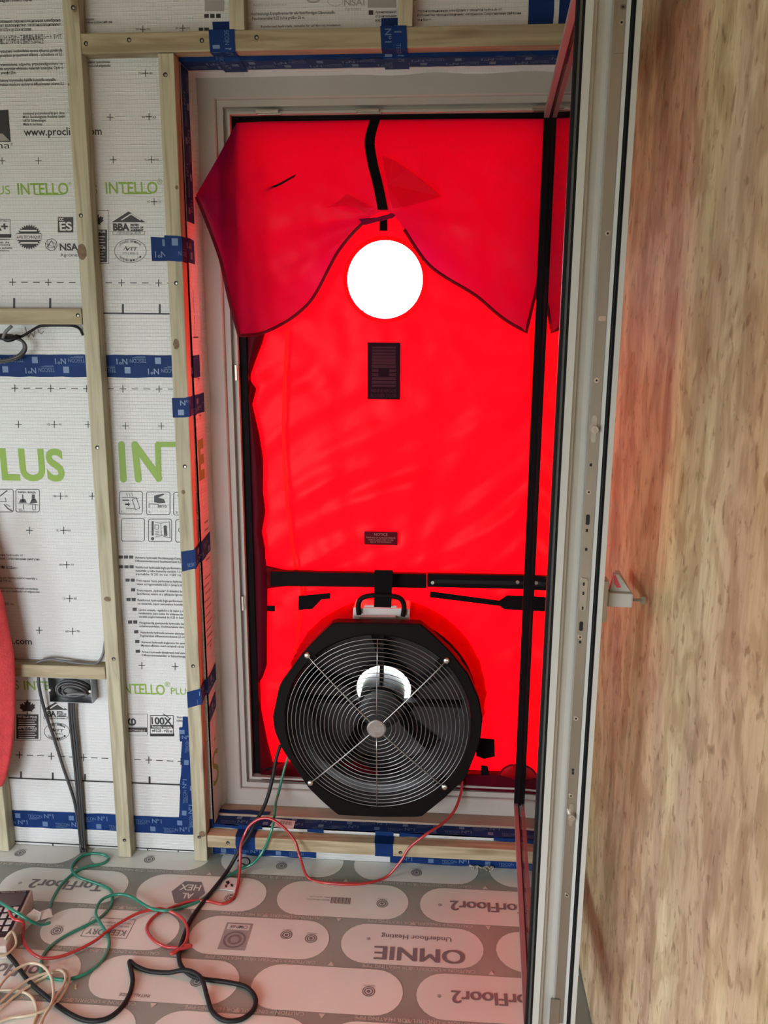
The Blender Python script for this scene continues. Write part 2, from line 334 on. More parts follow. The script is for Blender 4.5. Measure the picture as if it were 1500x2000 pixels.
for j in range(0, 22):
    yc = -0.015 - 0.16 * j
    off = 0.417 if j % 2 == 0 else 0.215
    for i in range(-8, 4):
        x0 = off + 0.4045 * i
        if x0 + .375 < RX0 + .05 or x0 > RX1 - .03: continue
        pill(x0, yc)
        if j > 10: continue
        xr, yb = x0 + .375, yc
        kd = (i, j)
        if j % 2 == 1:
            if i in (2, -1) : # long product lettering
                [put_text(im, 'TorFloor2', (lambda u, v, d_=d_: fl(xr - .075 - u + d_ * .0015, yc + .018 - v, .0011 + .0002 * d_)), 0, 0, .215, .038) for d_ in (0, 1, 2)]
                put_text(im, '®', upside(x0 + .062, yc + .004), 0, 0, .010, .010)
            elif i == 0 and j == 1:
                cx, cy = x0 + .15, yc - .004
                im.flat([fl(cx + .049 * cos(pi / 3 * k), cy + .054 * sin(pi / 3 * k), .0011) for k in range(6)])
                put_text(pm, 'AL', lambda u, v: fl(cx + .018 - u, cy - .004 - v, .0016), 0, 0, .032, .022, .02)
                put_text(pm, 'HEX', lambda u, v: fl(cx + .030 - u, cy + .032 - v, .0016), 0, 0, .060, .024, .02)
                target(x0 + .275, yc - .018)
            elif i == 1 and j == 1:
                for k in range(16): im.add([fl(x0 + .155 + k * .0035, yc - .018, .0011), fl(x0 + .155 + k * .0035 + .0016 + .001 * (k % 3 == 0), yc - .018, .0011), fl(x0 + .155 + k * .0035 + .0016 + .001 * (k % 3 == 0), yc + .008, .0011), fl(x0 + .155 + k * .0035, yc + .008, .0011)], [(0, 1, 2, 3)])
                put_text(im, 'Batch information', upside(x0 + .150, yc - .004), 0, 0, .065, .005); put_text(im, 'PEFC 16-37-1234', upside(x0 + .150, yc + .008), 0, 0, .055, .005)
                target(x0 + .300, yc - .008)
            elif i == 0 and j == 3:
                put_text(im, 'INSTALL GUIDE', upside(x0 + .17, yc + -.050), 0, 0, .075, .009, .01); target(x0 + .27, yc - .002)
            else: target(x0 + .29, yc + .0)
        else:
            if i == 1 and j == 2:
                [put_text(im, 'OMNIE', (lambda u, v, d_=d_: fl(xr - .055 - u + d_ * .0022, yc - .010 - v, .0011 + .0002 * d_)), 0, 0, .230, .046) for d_ in (0, 1, 2)]
                put_text(im, '®', upside(x0 + .077, yc + .020), 0, 0, .010, .010)
                put_text(im, 'Underfloor Heating', upside(xr - .085, yc + .035), 0, 0, .185, .016, .012)
                # the two lines are read upside down: the larger word lies nearer to the camera
            elif i == 0 and j == 2:
                cx, cy = x0 + .125, yc
                gm_.flat([fl(cx - .036, cy - .052, .0011), fl(cx + .036, cy - .052, .0011), fl(cx + .036, cy + .046, .0011), fl(cx - .036, cy + .046, .0011)])
                pm.flat([fl(cx - .030, cy + .020, .0016), fl(cx + .030, cy + .020, .0016), fl(cx + .030, cy + .040, .0016), fl(cx - .030, cy + .040, .0016)]); put_text(im, 'OMNIE', lambda u, v: fl(cx + .025 - u, cy + .036 - v, .0021), 0, 0, .050, .012, .01)
                n = 24
                for a, b in ((.030, .025), (.018, .012)):
                    im.add([fl(cx + a * cos(2 * pi * k / n), cy - .016 + a * sin(2 * pi * k / n), .0016) for k in range(n)] + [fl(cx + b * cos(2 * pi * k / n), cy - .016 + b * sin(2 * pi * k / n), .0016) for k in range(n)], [(k, (k + 1) % n, n + (k + 1) % n, n + k) for k in range(n)])
                target(x0 + .258, yc + .012); target(x0 + .325, yc + .004)
            elif i == -1 and j == 2:
                put_text(im, 'KEEP DRY', upside(x0 + .235, yc - .005), 0, 0, .105, .020, .01)
                put_text(im, 'DO NOT LEAVE OUTSIDE', upside(x0 + .235, yc + .012), 0, 0, .10, .006); put_text(im, 'MUST BE STORED DRY', upside(x0 + .235, yc + .024), 0, 0, .10, .006)
                for q in ((-.127, .127, -.014, -.0125), (-.127, .127, .0325, .034)): pass
                fx0, fx1, fy0, fy1 = x0 + .120, x0 + .243, yc - .034, yc + .036
                for (a, b, c, d) in ((fx0, fx1, fy0, fy0 + .0015), (fx0, fx1, fy1, fy1 + .0015), (fx0, fx0 + .0015, fy0, fy1), (fx1, fx1 + .0015, fy0, fy1)): im.flat([fl(a, c, .0011), fl(b, c, .0011), fl(b, d, .0011), fl(a, d, .0011)])
                target(x0 + .05, yc - .02)
            elif j == 0: target(x0 + .19, yc - .028)
            else: target(x0 + .29, yc - .012)
    ym = yc - .08
    for i in range(-8, 6):
        xc = off - .015 + 0.4045 * i
        for dx, sg in ((0.0, 1), (0.202, -1)):
            x = xc + dx
            if RX0 + .05 < x < RX1 - .05 and ym < -.02: lm.flat([fl(x - .008, ym - .006 * sg, .0011), fl(x + .008, ym - .006 * sg, .0011), fl(x, ym + .008 * sg, .0011)])
        if j < 9:
            x = xc - .04 + (0.2 if j % 2 else 0.0)
            if x < RX1 - .05 and x - .28 > RX0: put_text(lm, 'CAUTION > UNDERFLOOR HEATING PIPE', upside(x, ym + .006), 0, 0, .285, .0105)
gm_.build('grey_print', M['floor_grey'], floor, normals=False)
tag(pm.build('pale_print', M['pill'], floor, normals=False), None, kind='stuff'); tag(im.build('dark_lettering', M['floor_ink'], floor, normals=False), None, kind='stuff'); tag(lm.build('light_lettering', M['floor_light'], floor, normals=False), None, kind='stuff')

# ------------------------------------------------------------------ setting: walls
OX0, OX1, OZ0, OZ1 = 0.394, 1.430, 0.102, 2.214      # door opening in the membrane wall
wf = MB()
wf.box(RX0 - .2, OX0 - .012, 0.004, 0.19, -0.06, RZ1); wf.box(OX1 + .012, RX1 + .2, 0.004, 0.19, -0.06, RZ1)
wf.box(OX0 - .012, OX1 + .012, 0.004, 0.19, OZ1 + .012, RZ1); wf.box(OX0 - .012, OX1 + .012, 0.004, 0.19, -0.06, OZ0 - .012)
wall = wf.build('wall_front', M['plaster']); tag(wall, 'timber wall lined with white reinforced membrane around the doorway', kind='structure')
def sheet(z0, z1, y):
    m = MB()
    for (a, b, c, d) in ((RX0, OX0, z0, z1), (OX1, RX1, z0, z1), (OX0, OX1, max(z0, OZ1), z1), (OX0, OX1, z0, min(z1, OZ0))):
        if b > a and d > c: m.box(a, b, y, y + .003, c, d)
    m.build('membrane_sheet', M['membrane'], wall)
sheet(0.0, 1.468, 0.001); sheet(1.468, RZ1, 0.001)
rv = MB()
rv.box(OX0 - .004, OX0, 0.001, 0.10, OZ0, OZ1); rv.box(OX1, OX1 + .004, 0.001, 0.10, OZ0, OZ1); rv.box(OX0, OX1, 0.001, 0.10, OZ1, OZ1 + .004); rv.box(OX0, OX1, .001, .10, OZ0 - .004, OZ0)
rv.build('reveal_membrane', M['membrane'], wall)
# loose pleated edge of membrane where it laps the frame
pl = MB()
for side in (0, 1):
    pts = []
    for k in range(41):
        t = k / 40; wv = .006 * noise.noise(Vector((t * 9, side * 7, 0)))
        if side == 0: pts.append((Vector((OX0, .085, OZ0 + t * (OZ1 - OZ0))), Vector((OX0 + .012 + wv, .0995, OZ0 + t * (OZ1 - OZ0)))))
        else: pts.append((Vector((OX0 + t * (OX1 - OX0), .085, OZ1)), Vector((OX0 + t * (OX1 - OX0), .0995, OZ1 - .010 - wv))))
    pl.add([p for q in pts for p in q], [(2 * k, 2 * k + 1, 2 * k + 3, 2 * k + 2) for k in range(40)])
pl.build('membrane_edge', M['membrane'], wall)
MB().box(OX0 + .004, OX1 - .004, .045, .099, OZ0, OZ0 + .008).build('sill_board', M['sill_wood'], wall)
wr = MB().box(RX1 + .018, RX1 + .12, RY0, 0.0, -0.06, RZ1).build('wall_right', M['plaster']); tag(wr, 'weathered plywood wall beside the open door', kind='structure')
seam = atx(1440, 1900, RX1).y
MB().box(RX1, RX1 + .018, seam + .001, -.001, .004, RZ1).build('plywood_sheet', M['ply'], wr); MB().box(RX1 - .0008, RX1 + .018, seam - 1.22, seam - .0015, .004, RZ1).build('plywood_sheet', M['ply'], wr)
MB().box(RX1, RX1 + .018, RY0, seam - 1.2225, .004, RZ1).build('plywood_sheet', M['ply'], wr)
wb = MB(); wb.box(RX0 - .2, WB[0], RY0 - .2, RY0, -.06, RZ1); wb.box(WB[1], RX1 + .12, RY0 - .2, RY0, -.06, RZ1); wb.box(WB[0], WB[1], RY0 - .2, RY0, -.06, WB[2]); wb.box(WB[0], WB[1], RY0 - .2, RY0, WB[3], RZ1)
tag(wb.build('wall_back', M['plaster']), 'back wall of the room with a wide window opening', kind='structure')
wl = MB(); wl.box(RX0 - .2, RX0, RY0, WL[0], -.06, RZ1); wl.box(RX0 - .2, RX0, WL[1], 0.0, -.06, RZ1); wl.box(RX0 - .2, RX0, WL[0], WL[1], -.06, WL[2]); wl.box(RX0 - .2, RX0, WL[0], WL[1], WL[3], RZ1)
tag(wl.build('wall_left', M['plaster']), 'left wall of the room with a window opening', kind='structure')
tag(MB().box(RX0 - .2, RX1 + .12, RY0 - .2, .19, RZ1, RZ1 + .1).build('ceiling', mat('ceiling_board', (.46, .38, .29), .7)), 'ceiling of the room', kind='structure')
tag(MB().box(-14, 14, .19, 20, -.35, -.30).build('ground', M['ground']), 'pale paving and grass outside the door', kind='structure')
tag(MB().box(-14, RX0 - .2, -20, .19, -.35, -.30).build('ground', M['ground']), 'pale paving and grass outside the left wall', kind='structure')
tag(MB().box(RX0 - .2, 14, -20, RY0 - .2, -.35, -.30).build('ground', M['ground']), 'pale paving and grass outside the back wall', kind='structure')

# ---- print on the membrane (flat print, grouped by what is printed)
YP = 0.0004
def wallfn(px, py):
    o = at(px, py, YP); return lambda u, v: Vector((o.x + u, YP, o.z + v))
def wtext(mb, s, px0, py, px1, hpx, bold=0.0, shear=0.0):
    a = at(px0, py, YP); b = at(px1, py, YP); h = (at(px0, py - hpx, YP) - a).length
    put_text(mb, s, lambda u, v: Vector((a.x + u, YP, a.z + v)), 0, 0, (b - a).length, h, bold, shear)
def wpoly(mb, pts, y=None):
    y = YP if y is None else y
    mb.flat([Vector((p.x, y, p.z)) for p in (at(q[0], q[1], YP) for q in pts)])
def wrect(mb, x0, y0, x1, y1, y=None): wpoly(mb, [(x0, y1), (x1, y1), (x1, y0), (x0, y0)], y)
def wframe(mb, x0, y0, x1, y1, t=1.2):
    wrect(mb, x0, y0, x1, y0 + t); wrect(mb, x0, y1 - t, x1, y1); wrect(mb, x0, y0, x0 + t, y1); wrect(mb, x1 - t, y0, x1, y1)
def wline(mb, pts, t=1.0):
    for (a, b) in zip(pts[:-1], pts[1:]):
        d = Vector((b[0] - a[0], b[1] - a[1])); 
        if d.length == 0: continue
        n = Vector((-d.y, d.x)).normalized() * t / 2
        wpoly(mb, [(a[0] + n.x, a[1] + n.y), (b[0] + n.x, b[1] + n.y), (b[0] - n.x, b[1] - n.y), (a[0] - n.x, a[1] - n.y)])
def wring(mb, cx, cy, rx, ry, t, n=36):
    for k in range(n):
        a, b = 2 * pi * k / n, 2 * pi * (k + 1) / n
        wpoly(mb, [(cx + rx * cos(a), cy + ry * sin(a)), (cx + rx * cos(b), cy + ry * sin(b)), (cx + (rx - t) * cos(b), cy + (ry - t) * sin(b)), (cx + (rx - t) * cos(a), cy + (ry - t) * sin(a))])
def ink(mb, name='lettering', m='black_ink', kind=None): o = mb.build(name, M[m], wall, normals=False); tag(o, None, kind=kind); return o
# green lettering
g = MB(); YP -= .0002; wline(g, [(69, 380), (122, 380)], 2.4); wline(g, [(62, 359), (92, 359)], 2.4); YP += .0002; wtext(g, 'INTELLO', 35, 380, 134, 22, .012); wtext(g, '®', 134, 362, 139, 6); wtext(g, 'PLUS', -30, 380, 20, 17, -.004); ink(g, 'green_lettering', 'green_ink')
g = MB(); YP -= .0002; wline(g, [(242, 378), (296, 378)], 2.4); wline(g, [(238, 358), (265, 358)], 2.4); YP += .0002; wtext(g, 'INTELLO', 207, 378, 308, 22, .012); wtext(g, '®', 307, 360, 317, 10); wtext(g, 'PLUS', 150, 379, 191, 17, -.004); ink(g, 'green_lettering', 'green_ink')
g = MB(); wtext(g, 'INTE', -230, 935, -85, 60, .05); wtext(g, 'PLUS', -35, 935, 127, 58, .03); ink(g, 'green_lettering', 'green_ink')
g = MB()
for kq, (pts, tq) in enumerate((([(237, 868), (241, 936)], 13), ([(263, 868), (270, 936)], 13), ([(264, 870), (310, 934)], 13), ([(310, 936), (308, 868)], 11), ([(308, 868), (352, 868)], 10))):
    YP = .0004 - .0002 * kq; wline(g, pts, tq)
    for q in pts: YP -= .00006; wpoly(g, [(q[0] + tq * .5 * cos(2 * pi * k / 12), q[1] + tq * .5 * sin(2 * pi * k / 12)) for k in range(11, -1, -1)])
YP = .0004
ink(g, 'green_lettering', 'green_ink')
g = MB(); wtext(g, 'S INTE', 28, 1346, 98, 17, .01); ink(g, 'green_lettering', 'green_ink')
g = MB(); YP -= .0002; wline(g, [(266, 1354), (312, 1355)], 2.2); wline(g, [(260, 1337), (285, 1337)], 2.2); YP += .0002; wtext(g, 'INTELLO', 236, 1354, 322, 19, .012); wtext(g, '®', 322, 1341, 332, 9); wtext(g, 'PLUS', 334, 1356, 372, 13); ink(g, 'green_lettering', 'green_ink')
# registration crosses, dashed lines and roll edge ticks
g = MB()
XS = [(106, 829), (118, 969), (124.5, 1036), (130, 1103), (136, 1169), (141.7, 1233), (36, 829), (57.5, 1036), (76.7, 1231), (245, 832), (315, 832), (277, 1300), (342, 1302),
      (279, 57), (357, 55), (284, 143), (215, 229), (291, 228), (221, 312), (296, 312), (75, 314), (4, 314), (301, 394), (172, 829), (180, 969), (36, 1098 - 62)]
for x, y in XS[:-1]:
    wrect(g, x - 6.5, y - .7, x + 6.5, y + .7); wrect(g, x - .7, y - 7, x + .7, y + 7)
for (y0, sl, x0, xe, xc) in ((551, .0055, -20, 335, [24.3, 94.3, 166, 237.3, 309.7]), (758, .006, -20, 345, [29, 99, 169, 240, 310.7]), (1473, .040, -20, 360, [37.7, 100, 163.3, 227, 290.7, 353.3])):
    sp = (xc[1] - xc[0])
    for x in xc:
        y = y0 + sl * x
        wrect(g, x - 6.5, y - .8, x + 6.5, y + .8); wrect(g, x - .8, y - 7, x + .8, y + 7)
        for q in (1 / 3, 2 / 3):
            xx = x + sp * q; wline(g, [(xx - 6.5, y0 + sl * (xx - 6.5)), (xx + 6.5, y0 + sl * (xx + 6.5))], 1.5)
for (x, y, a, b) in ((291, 229, '80', '0'), (296, 312, '70', '100'), (301, 394, '40', '110'), (284, 143, '70', '80'), (106, 829, '120', '30'), (118, 969, '100', '50'), (124, 1036, '90', '60'), (130, 1103, '80', '70'), (136, 1169, '70', '80'), (142, 1233, '60', '90'), (279, 57, '90', '70'), (357, 55, '80', '70')):
    wtext(g, a, x - 14, y + 2, x - 8, 4); wtext(g, b, x + 8, y + 2, x + 14, 4)
ink(g, 'registration_marks', kind='stuff')
g = MB(); wline(g, [(185, 611.5), (340, 613)], 3)
for x in (27.5, 98): wrect(g, x - 2, 582, x + 2, 602)
for x in (240, 312): wrect(g, x - 2, 594, x + 2, 613)
ink(g, 'roll_edge_marks')
g = MB(); wline(g, [(-10, 1518), (355, 1533)], 2.8)
for x in (41, 103, 166, 292): wrect(g, x - 1.8, 1505 + .04 * x, x + 1.8, 1519 + .04 * x)
wline(g, [(10, 1642), (380, 1662)], 2.2)
for x in (103, 288, 348): wline(g, [(x, 1642 + .054 * x), (x + .5, 1653 + .054 * x)], 2.2)
ink(g, 'roll_edge_marks')
# fine print
def para(lines, name='fine_print', m='black_ink'):
    g = MB()
    for (s, x0, y, x1, h) in lines: wtext(g, s, x0, y, x1, h, .012)
    return ink(g, name, m, 'stuff')
para([('lagen med fiber', 0, 4, 65, 6), ('армированная пароизоляционная мембрана', -20, 45, 118, 6), ('для всех волокнистых теплоизоляционных', -20, 53, 119, 6), ('от 0,25 м до 25 м и более', 0, 61, 61, 6),
      ('リハイドロセーフ高性能防湿気密シート すべて', 0, 78, 121, 8), ('環により変わる 0.25mから25m以上', 0, 86, 86, 8), ('vyztužená i vodoodolná vysoce výkonná parobrzda', 0, 103, 122, 6), ('prodyšnou propustností vlhkosti – sd hodnota od 0,2', 0, 111, 122, 6),
      ('wzmocniona, odporna, przeciwwilgociowa i w', 0, 129, 123, 6), ('do wszystkie włókniste materiały izolacyjne. Opór d', 0, 137, 123, 6), ('powyżej 25m.', 2, 145, 32, 6), ('tukeva höyrynsulku kaikille kuituisille eristeille.', 0, 160, 110, 6), ('mukaan muuttuva vesihöyryn diffuusiovastus sd-arvo 0,2', 0, 168, 125, 6)])
para([('developed and produced by pro clima', 45, 224, 126, 5), ('MOLL bauökologische Produkte GmbH', 45, 231, 127, 5), ('68723 Schwetzingen', 46, 238, 90, 5), ('Made in Germany', 46, 245, 83, 5)])
g = MB(); wtext(g, 'www.proclima.com', 47, 265, 199, 15, .014); ink(g)
g = MB(); wpoly(g, [(-60, 277), (21, 277), (16, 214), (-60, 220)]); ink(g, 'company_mark')
g = MB(); wpoly(g, [(-40, 277), (19, 275), (5, 261), (-40, 262)], YP - .0003); ink(g, 'company_mark', 'grey_ink')
g = MB(); wtext(g, 'pro clima', -95, 291, 20, 13, -.006); wtext(g, '®', 21, 284, 25, 5); ink(g)
para([('Reinforced high-performance', 165, 40, 184, 5), ('for fibrous insulation диффузии', 165, 46, 219, 5), ('insulation, pomocniona', 167, 124, 214, 5), ('wartości od wilgotności', 167, 131, 216, 5)])
para([('Hochleistungs-Dampfbremse für alle faserförmigen Dämmstoffe.', 490, 30, 655, 5.5), ('Feuchtevariabel 0,25 m bis größer 25 m.', 493, 39, 596, 5.5), ('Reinforced hydrosafe, suitable for all fibrous insulation', 510, 54, 665, 4), ('Армированная', 733, 26, 774, 5), ('строительная', 733, 34, 774, 5), ('вариантная', 733, 42, 774, 5), ('пароизоляционная мембрана с защитой hydrosafe от', 816, 24, 980, 5), ('волокнистых теплоизоляционных материалов. Сопротивление диффузии', 815, 32, 1017, 5), ('м и более', 816, 41, 842, 5)])
g = MB()
for x in (399, 410, 422): wrect(g, x, 27, x + 9, 35)
for x in (388, 399): wrect(g, x, 54, x + 9, 60)
wrect(g, 720, 20, 729, 29); wrect(g, 719, 103, 728, 108); ink(g, 'country_codes', kind='stuff')
g = MB(); wtext(g, 'Agrément', 674, 20, 705, 6); wtext(g, 'NSAI', 672, 11, 712, 12, .02); wring(g, 655, 3, 15, 9, 1); wring(g, 612, -2, 14, 8, 4); wrect(g, 400, 0, 438, 22); wrect(g, 718, -2, 774, 15); wtext(g, 'Reinforced membrane', 495, 12, 560, 4); ink(g, 'faded_marks', 'grey_ink')
# certification marks, upper bay
g = MB(); wtext(g, 'A+', -15, 450, 16, 15, .03); wframe(g, -30, 428, 20, 464, 1); wrect(g, -30, 457, 22, 464); wtext(g, 'émission dans', -20, 433, 18, 3); ink(g, 'certification_mark')
para([('niveau d\'émission', -20, 469, 20, 3.5), ('dans l\'air de', -20, 475, 18, 3.5), ('risque de toxicité', -20, 480, 20, 3.5), ('sur une échelle', -20, 486, 24, 3.5), ('fortes émissions', -20, 491, 18, 3.5)])
g = MB()
for k in range(30):
    a, b = 2 * pi * k / 30, 2 * pi * (k + .5) / 30
    if abs(sin(a)) < .28 and False: continue
    c = 2 * pi * (k + 1) / 30
    wpoly(g, [(57 + 25 * cos(b), 463 + 25 * sin(b)), (57 + 20.5 * cos(a), 463 + 20.5 * sin(a)), (57, 463), (57 + 20.5 * cos(c), 463 + 20.5 * sin(c))])
ink(g, 'round_seal')
g = MB(); wrect(g, 30, 456, 82, 469, YP - .0003); wrect(g, 40, 449, 72, 452, YP - .0003); wrect(g, 40, 473, 74, 476, YP - .0003); ink(g, 'seal_band', 'white_ink')
g = MB(); o_ = YP; YP = .0004 - .0006; wtext(g, 'AVIS TECHNIQUE', 33, 466, 79, 6, .015); wframe(g, 31, 456, 81, 469, .7); YP = o_; ink(g)
g = MB(); wrect(g, 113, 424, 143, 454); ink(g, 'certification_mark')
g = MB(); YP -= .0004; wtext(g, 'ES', 117, 450, 141, 16, .025); wtext(g, 'ICC', 115, 431, 124, 5, .03); YP = o_; ink(g, 'certification_lettering', 'white_ink')
g = MB(); wtext(g, 'NSAI', 117, 489, 156, 13, .03); wtext(g, 'Agrément', 118, 501, 160, 6); 
hx = [(100 + 12 * cos(pi / 4 * k + .2), 478 + 12 * sin(pi / 4 * k + .2)) for k in range(8)]
wline(g, hx + [hx[0]], .9); tr = [(100, 470), (107, 483), (93, 483), (100, 470)]; wline(g, tr, .9)
for k in range(8): wline(g, [hx[k], tr[k % 3]], .7)
ink(g, 'certification_mark')
def house(cx, top, s=1.0, txt='BBA'):
    g = MB(); wpoly(g, [(cx - 33 * s, top + 21 * s), (cx + 33 * s, top + 21 * s), (cx, top)]); ink(g, 'roof_emblem')
    g = MB(); wline(g, [(cx - 14 * s, top + 17 * s), (cx + 5 * s, top + 5 * s), (cx + 24 * s, top + 17 * s)], 2.2); 
    h = MB(); [h.add([p + Vector((0, -.0004, 0)) for p in g.v], g.f)]; ink(h, 'roof_stripe', 'white_ink')
    g = MB(); wtext(g, txt, cx - 30 * s, top + 37 * s, cx + 2 * s, 13 * s, .05)
    for k, l in enumerate(('BRITISH', 'BOARD OF', 'AGRÉMENT')): wtext(g, l, cx + 4 * s, top + (28 + 5.2 * k) * s, cx + (20 if k == 0 else 29) * s, 3.4 * s, .06)
    wframe(g, cx - 31 * s, top + 38.5 * s, cx + 32 * s, top + 45 * s, .7); wtext(g, 'CERTIFICATE No 14/5198', cx - 22 * s, top + 44 * s, cx + 24 * s, 4 * s); ink(g, 'certification_mark')
house(251, 413); house(108, 1371, .74)
def oval(cx, cy, rx, ry):
    g = MB(); wring(g, cx, cy, rx, ry, .9); wtext(g, 'VTT', cx - 8, cy - ry * .02, cx + 14, ry * .26, .02, .2); wtext(g, 'VTT-C-8306-12', cx - rx * .48, cy + ry * .28, cx + rx * .48, ry * .17)
    wline(g, [(cx - rx * .42, cy - ry * .1), (cx - rx * .32, cy - ry * .25), (cx - rx * .28, cy - ry * .38), (cx - rx * .22, cy - ry * .05), (cx - rx * .1, cy - ry * .2)], 1.2)
    for word, a0, a1, sg in (('VTT EXPERT SERVICES OF', 215, 325, 1), ('TUOTESERTIFIKAATTI', 145, 35, -1)):
        for k, ch in enumerate(word):
            if ch == ' ': continue
            a = radians(a0 + (a1 - a0) * (k + .5) / len(word)); x, y = cx + rx * .80 * cos(a), cy + ry * .80 * sin(a)
            wtext(g, ch, x - 1.4, y + 2, x + 1.4, 4)
    ink(g, 'oval_certification_mark')
oval(254.5, 490, 31.5, 23.5); oval(111, 1429, 25, 17.5)
def leafplate(x0, y0, x1, y1, leaf=True):
    g = MB(); wframe(g, x0, y0, x1, y1, .7); ym = y0 + (y1 - y0) * .36; wrect(g, x0 + 4, ym, x1 - 4, y1 - 3)
    cx, cy, s = (x0 + x1) / 2, y0 + (y1 - y0) * .18, (x1 - x0) / 40
    lf = [(0, -12), (2.5, -7), (5, -8.5), (4.5, -3), (8, -6), (9, -4), (12, -4.5), (10.5, -1), (12, 1), (7, 5), (8, 7), (.6, 6), (.6, 12), (-.6, 12), (-.6, 6), (-8, 7), (-7, 5), (-12, 1), (-10.5, -1), (-12, -4.5), (-9, -4), (-8, -6), (-4.5, -3), (-5, -8.5), (-2.5, -7)]
    if leaf: wpoly(g, [(cx + a * s, cy + b * s) for a, b in lf[::-1]])
    ink(g, 'leaf_plate')
    h = MB(); global YP; YP -= .0004
    wtext(h, 'INTELLO PLUS', x0 + 7, ym + 6, x1 - 7, 4, .03); wtext(h, 'INTELLO PLUS', x0 + 7, ym + (y1 - ym) * .56, x1 - 7, 4, .03)
    for k in range(4):
        for b in (.2, .62): yy = ym + (y1 - ym) * (b + .085 * k); wrect(h, x0 + 8, yy, x1 - 8 - 3 * (k % 2), yy + 1.4)
    YP += .0004; ink(h, 'plate_lettering', 'white_ink')
leafplate(160, 411, 213, 515); leafplate(28, 1367, 79, 1446)
# handwriting "WC"
g = MB(); wline(g, [(49, 638), (52, 650), (56, 659), (60, 650), (66, 658), (68, 645)], 1.1); wline(g, [(74, 643), (76, 649), (81, 652), (86, 646)], 1.1); ink(g, 'handwritten_mark')
# instruction boxes
def rbox(g, x0, y0, x1, y1): 
    r = 2.5; wline(g, [(x0 + r, y0), (x1 - r, y0), (x1, y0 + r), (x1, y1 - r), (x1 - r, y1), (x0 + r, y1), (x0, y1 - r), (x0, y0 + r), (x0 + r, y0)], 1.2)
g = MB(); rbox(g, 233, 960, 278, 1004); wtext(g, '1.', 237, 1001, 242, 4); wline(g, [(238, 972), (262, 972), (270, 974)], 1.2); wline(g, [(239, 977), (252, 977)], 2.4); wline(g, [(247, 985), (250, 985)], 3)
wpoly(g, [(244, 986.5), (250, 986.5), (250, 989), (254, 985), (250, 981), (250, 983.5), (244, 983.5)]); wline(g, [(246, 993), (264, 994)], 1.1); wline(g, [(258, 976), (265, 996), (273, 992), (266, 972), (258, 976)], 1.1)
for x in (247, 252, 257): wline(g, [(x, 963), (x + 2, 970)], .8)
ink(g, 'instruction_box')
g = MB(); rbox(g, 286, 961, 332, 1005); wtext(g, '2.', 290, 1002, 296, 4); wtext(g, '8/10', 311, 991, 325, 5, .02); wline(g, [(291, 992), (291, 984), (309, 985), (309, 992)], 1.3)
wpoly(g, [(301, 968), (306, 967), (319, 964), (321, 966), (309, 972), (320, 975), (323, 982), (312, 983), (301, 981)]); ink(g, 'instruction_box')
g = MB(); rbox(g, 339, 962, 385, 1006); wtext(g, '3.', 343, 1003, 349, 4); wtext(g, 'N', 347, 971, 351, 6); ink(g, 'instruction_box')
g = MB(); rbox(g, 237, 1013, 282, 1057); ink(g, 'instruction_box')
g = MB(); rbox(g, 290, 1014, 335, 1058); wrect(g, 296, 1018, 300, 1046); wpoly(g, [(298 + 3.2 * cos(pi / 5 * k), 1052 - 3.2 * sin(pi / 5 * k)) for k in range(10)]); wline(g, [(303, 1020), (314, 1022), (331, 1019), (332, 1051), (315, 1046), (303, 1049)], 1); wline(g, [(314, 1022), (315, 1046)], 1)
wframe(g, 302, 1025, 310, 1034, .9); wtext(g, 'i', 320, 1045, 327, 19, .05)
for k in range(3): wline(g, [(303, 1038 + 3.5 * k), (311, 1037 + 3.5 * k)], .9)
ink(g, 'instruction_box')
g = MB(); rbox(g, 343, 1015, 388, 1059); wring(g, 352, 1035, 4, 5, 1.2); ink(g, 'instruction_box')
g = MB(); rbox(g, 31, 956, 77, 1000); wtext(g, 'KAFLEX / ROFLEX', 36, 963, 70, 3.6, .03); wtext(g, '10.', 37, 998, 45, 4); wpoly(g, [(37, 982), (52, 982), (49, 975), (40, 975)]); wpoly(g, [(58, 984), (73, 982), (70, 975), (61, 976)]); wline(g, [(44, 966), (45, 980)], 2); wrect(g, 62, 966, 68, 977); wline(g, [(34, 983), (75, 986)], 1); wline(g, [(46, 985), (46, 995)], 1.2); wline(g, [(63, 986), (64, 996), (69, 996), (69, 986)], 1); ink(g, 'instruction_box')
g = MB(); rbox(g, -20, 956, 26, 1000); wline(g, [(-4, 972), (14, 958)], 2); wline(g, [(0, 980), (12, 980), (10, 972)], 1.2); wline(g, [(8, 985), (16, 994), (24, 998)], 2); wline(g, [(11, 984), (20, 990)], 1); ink(g, 'instruction_box')
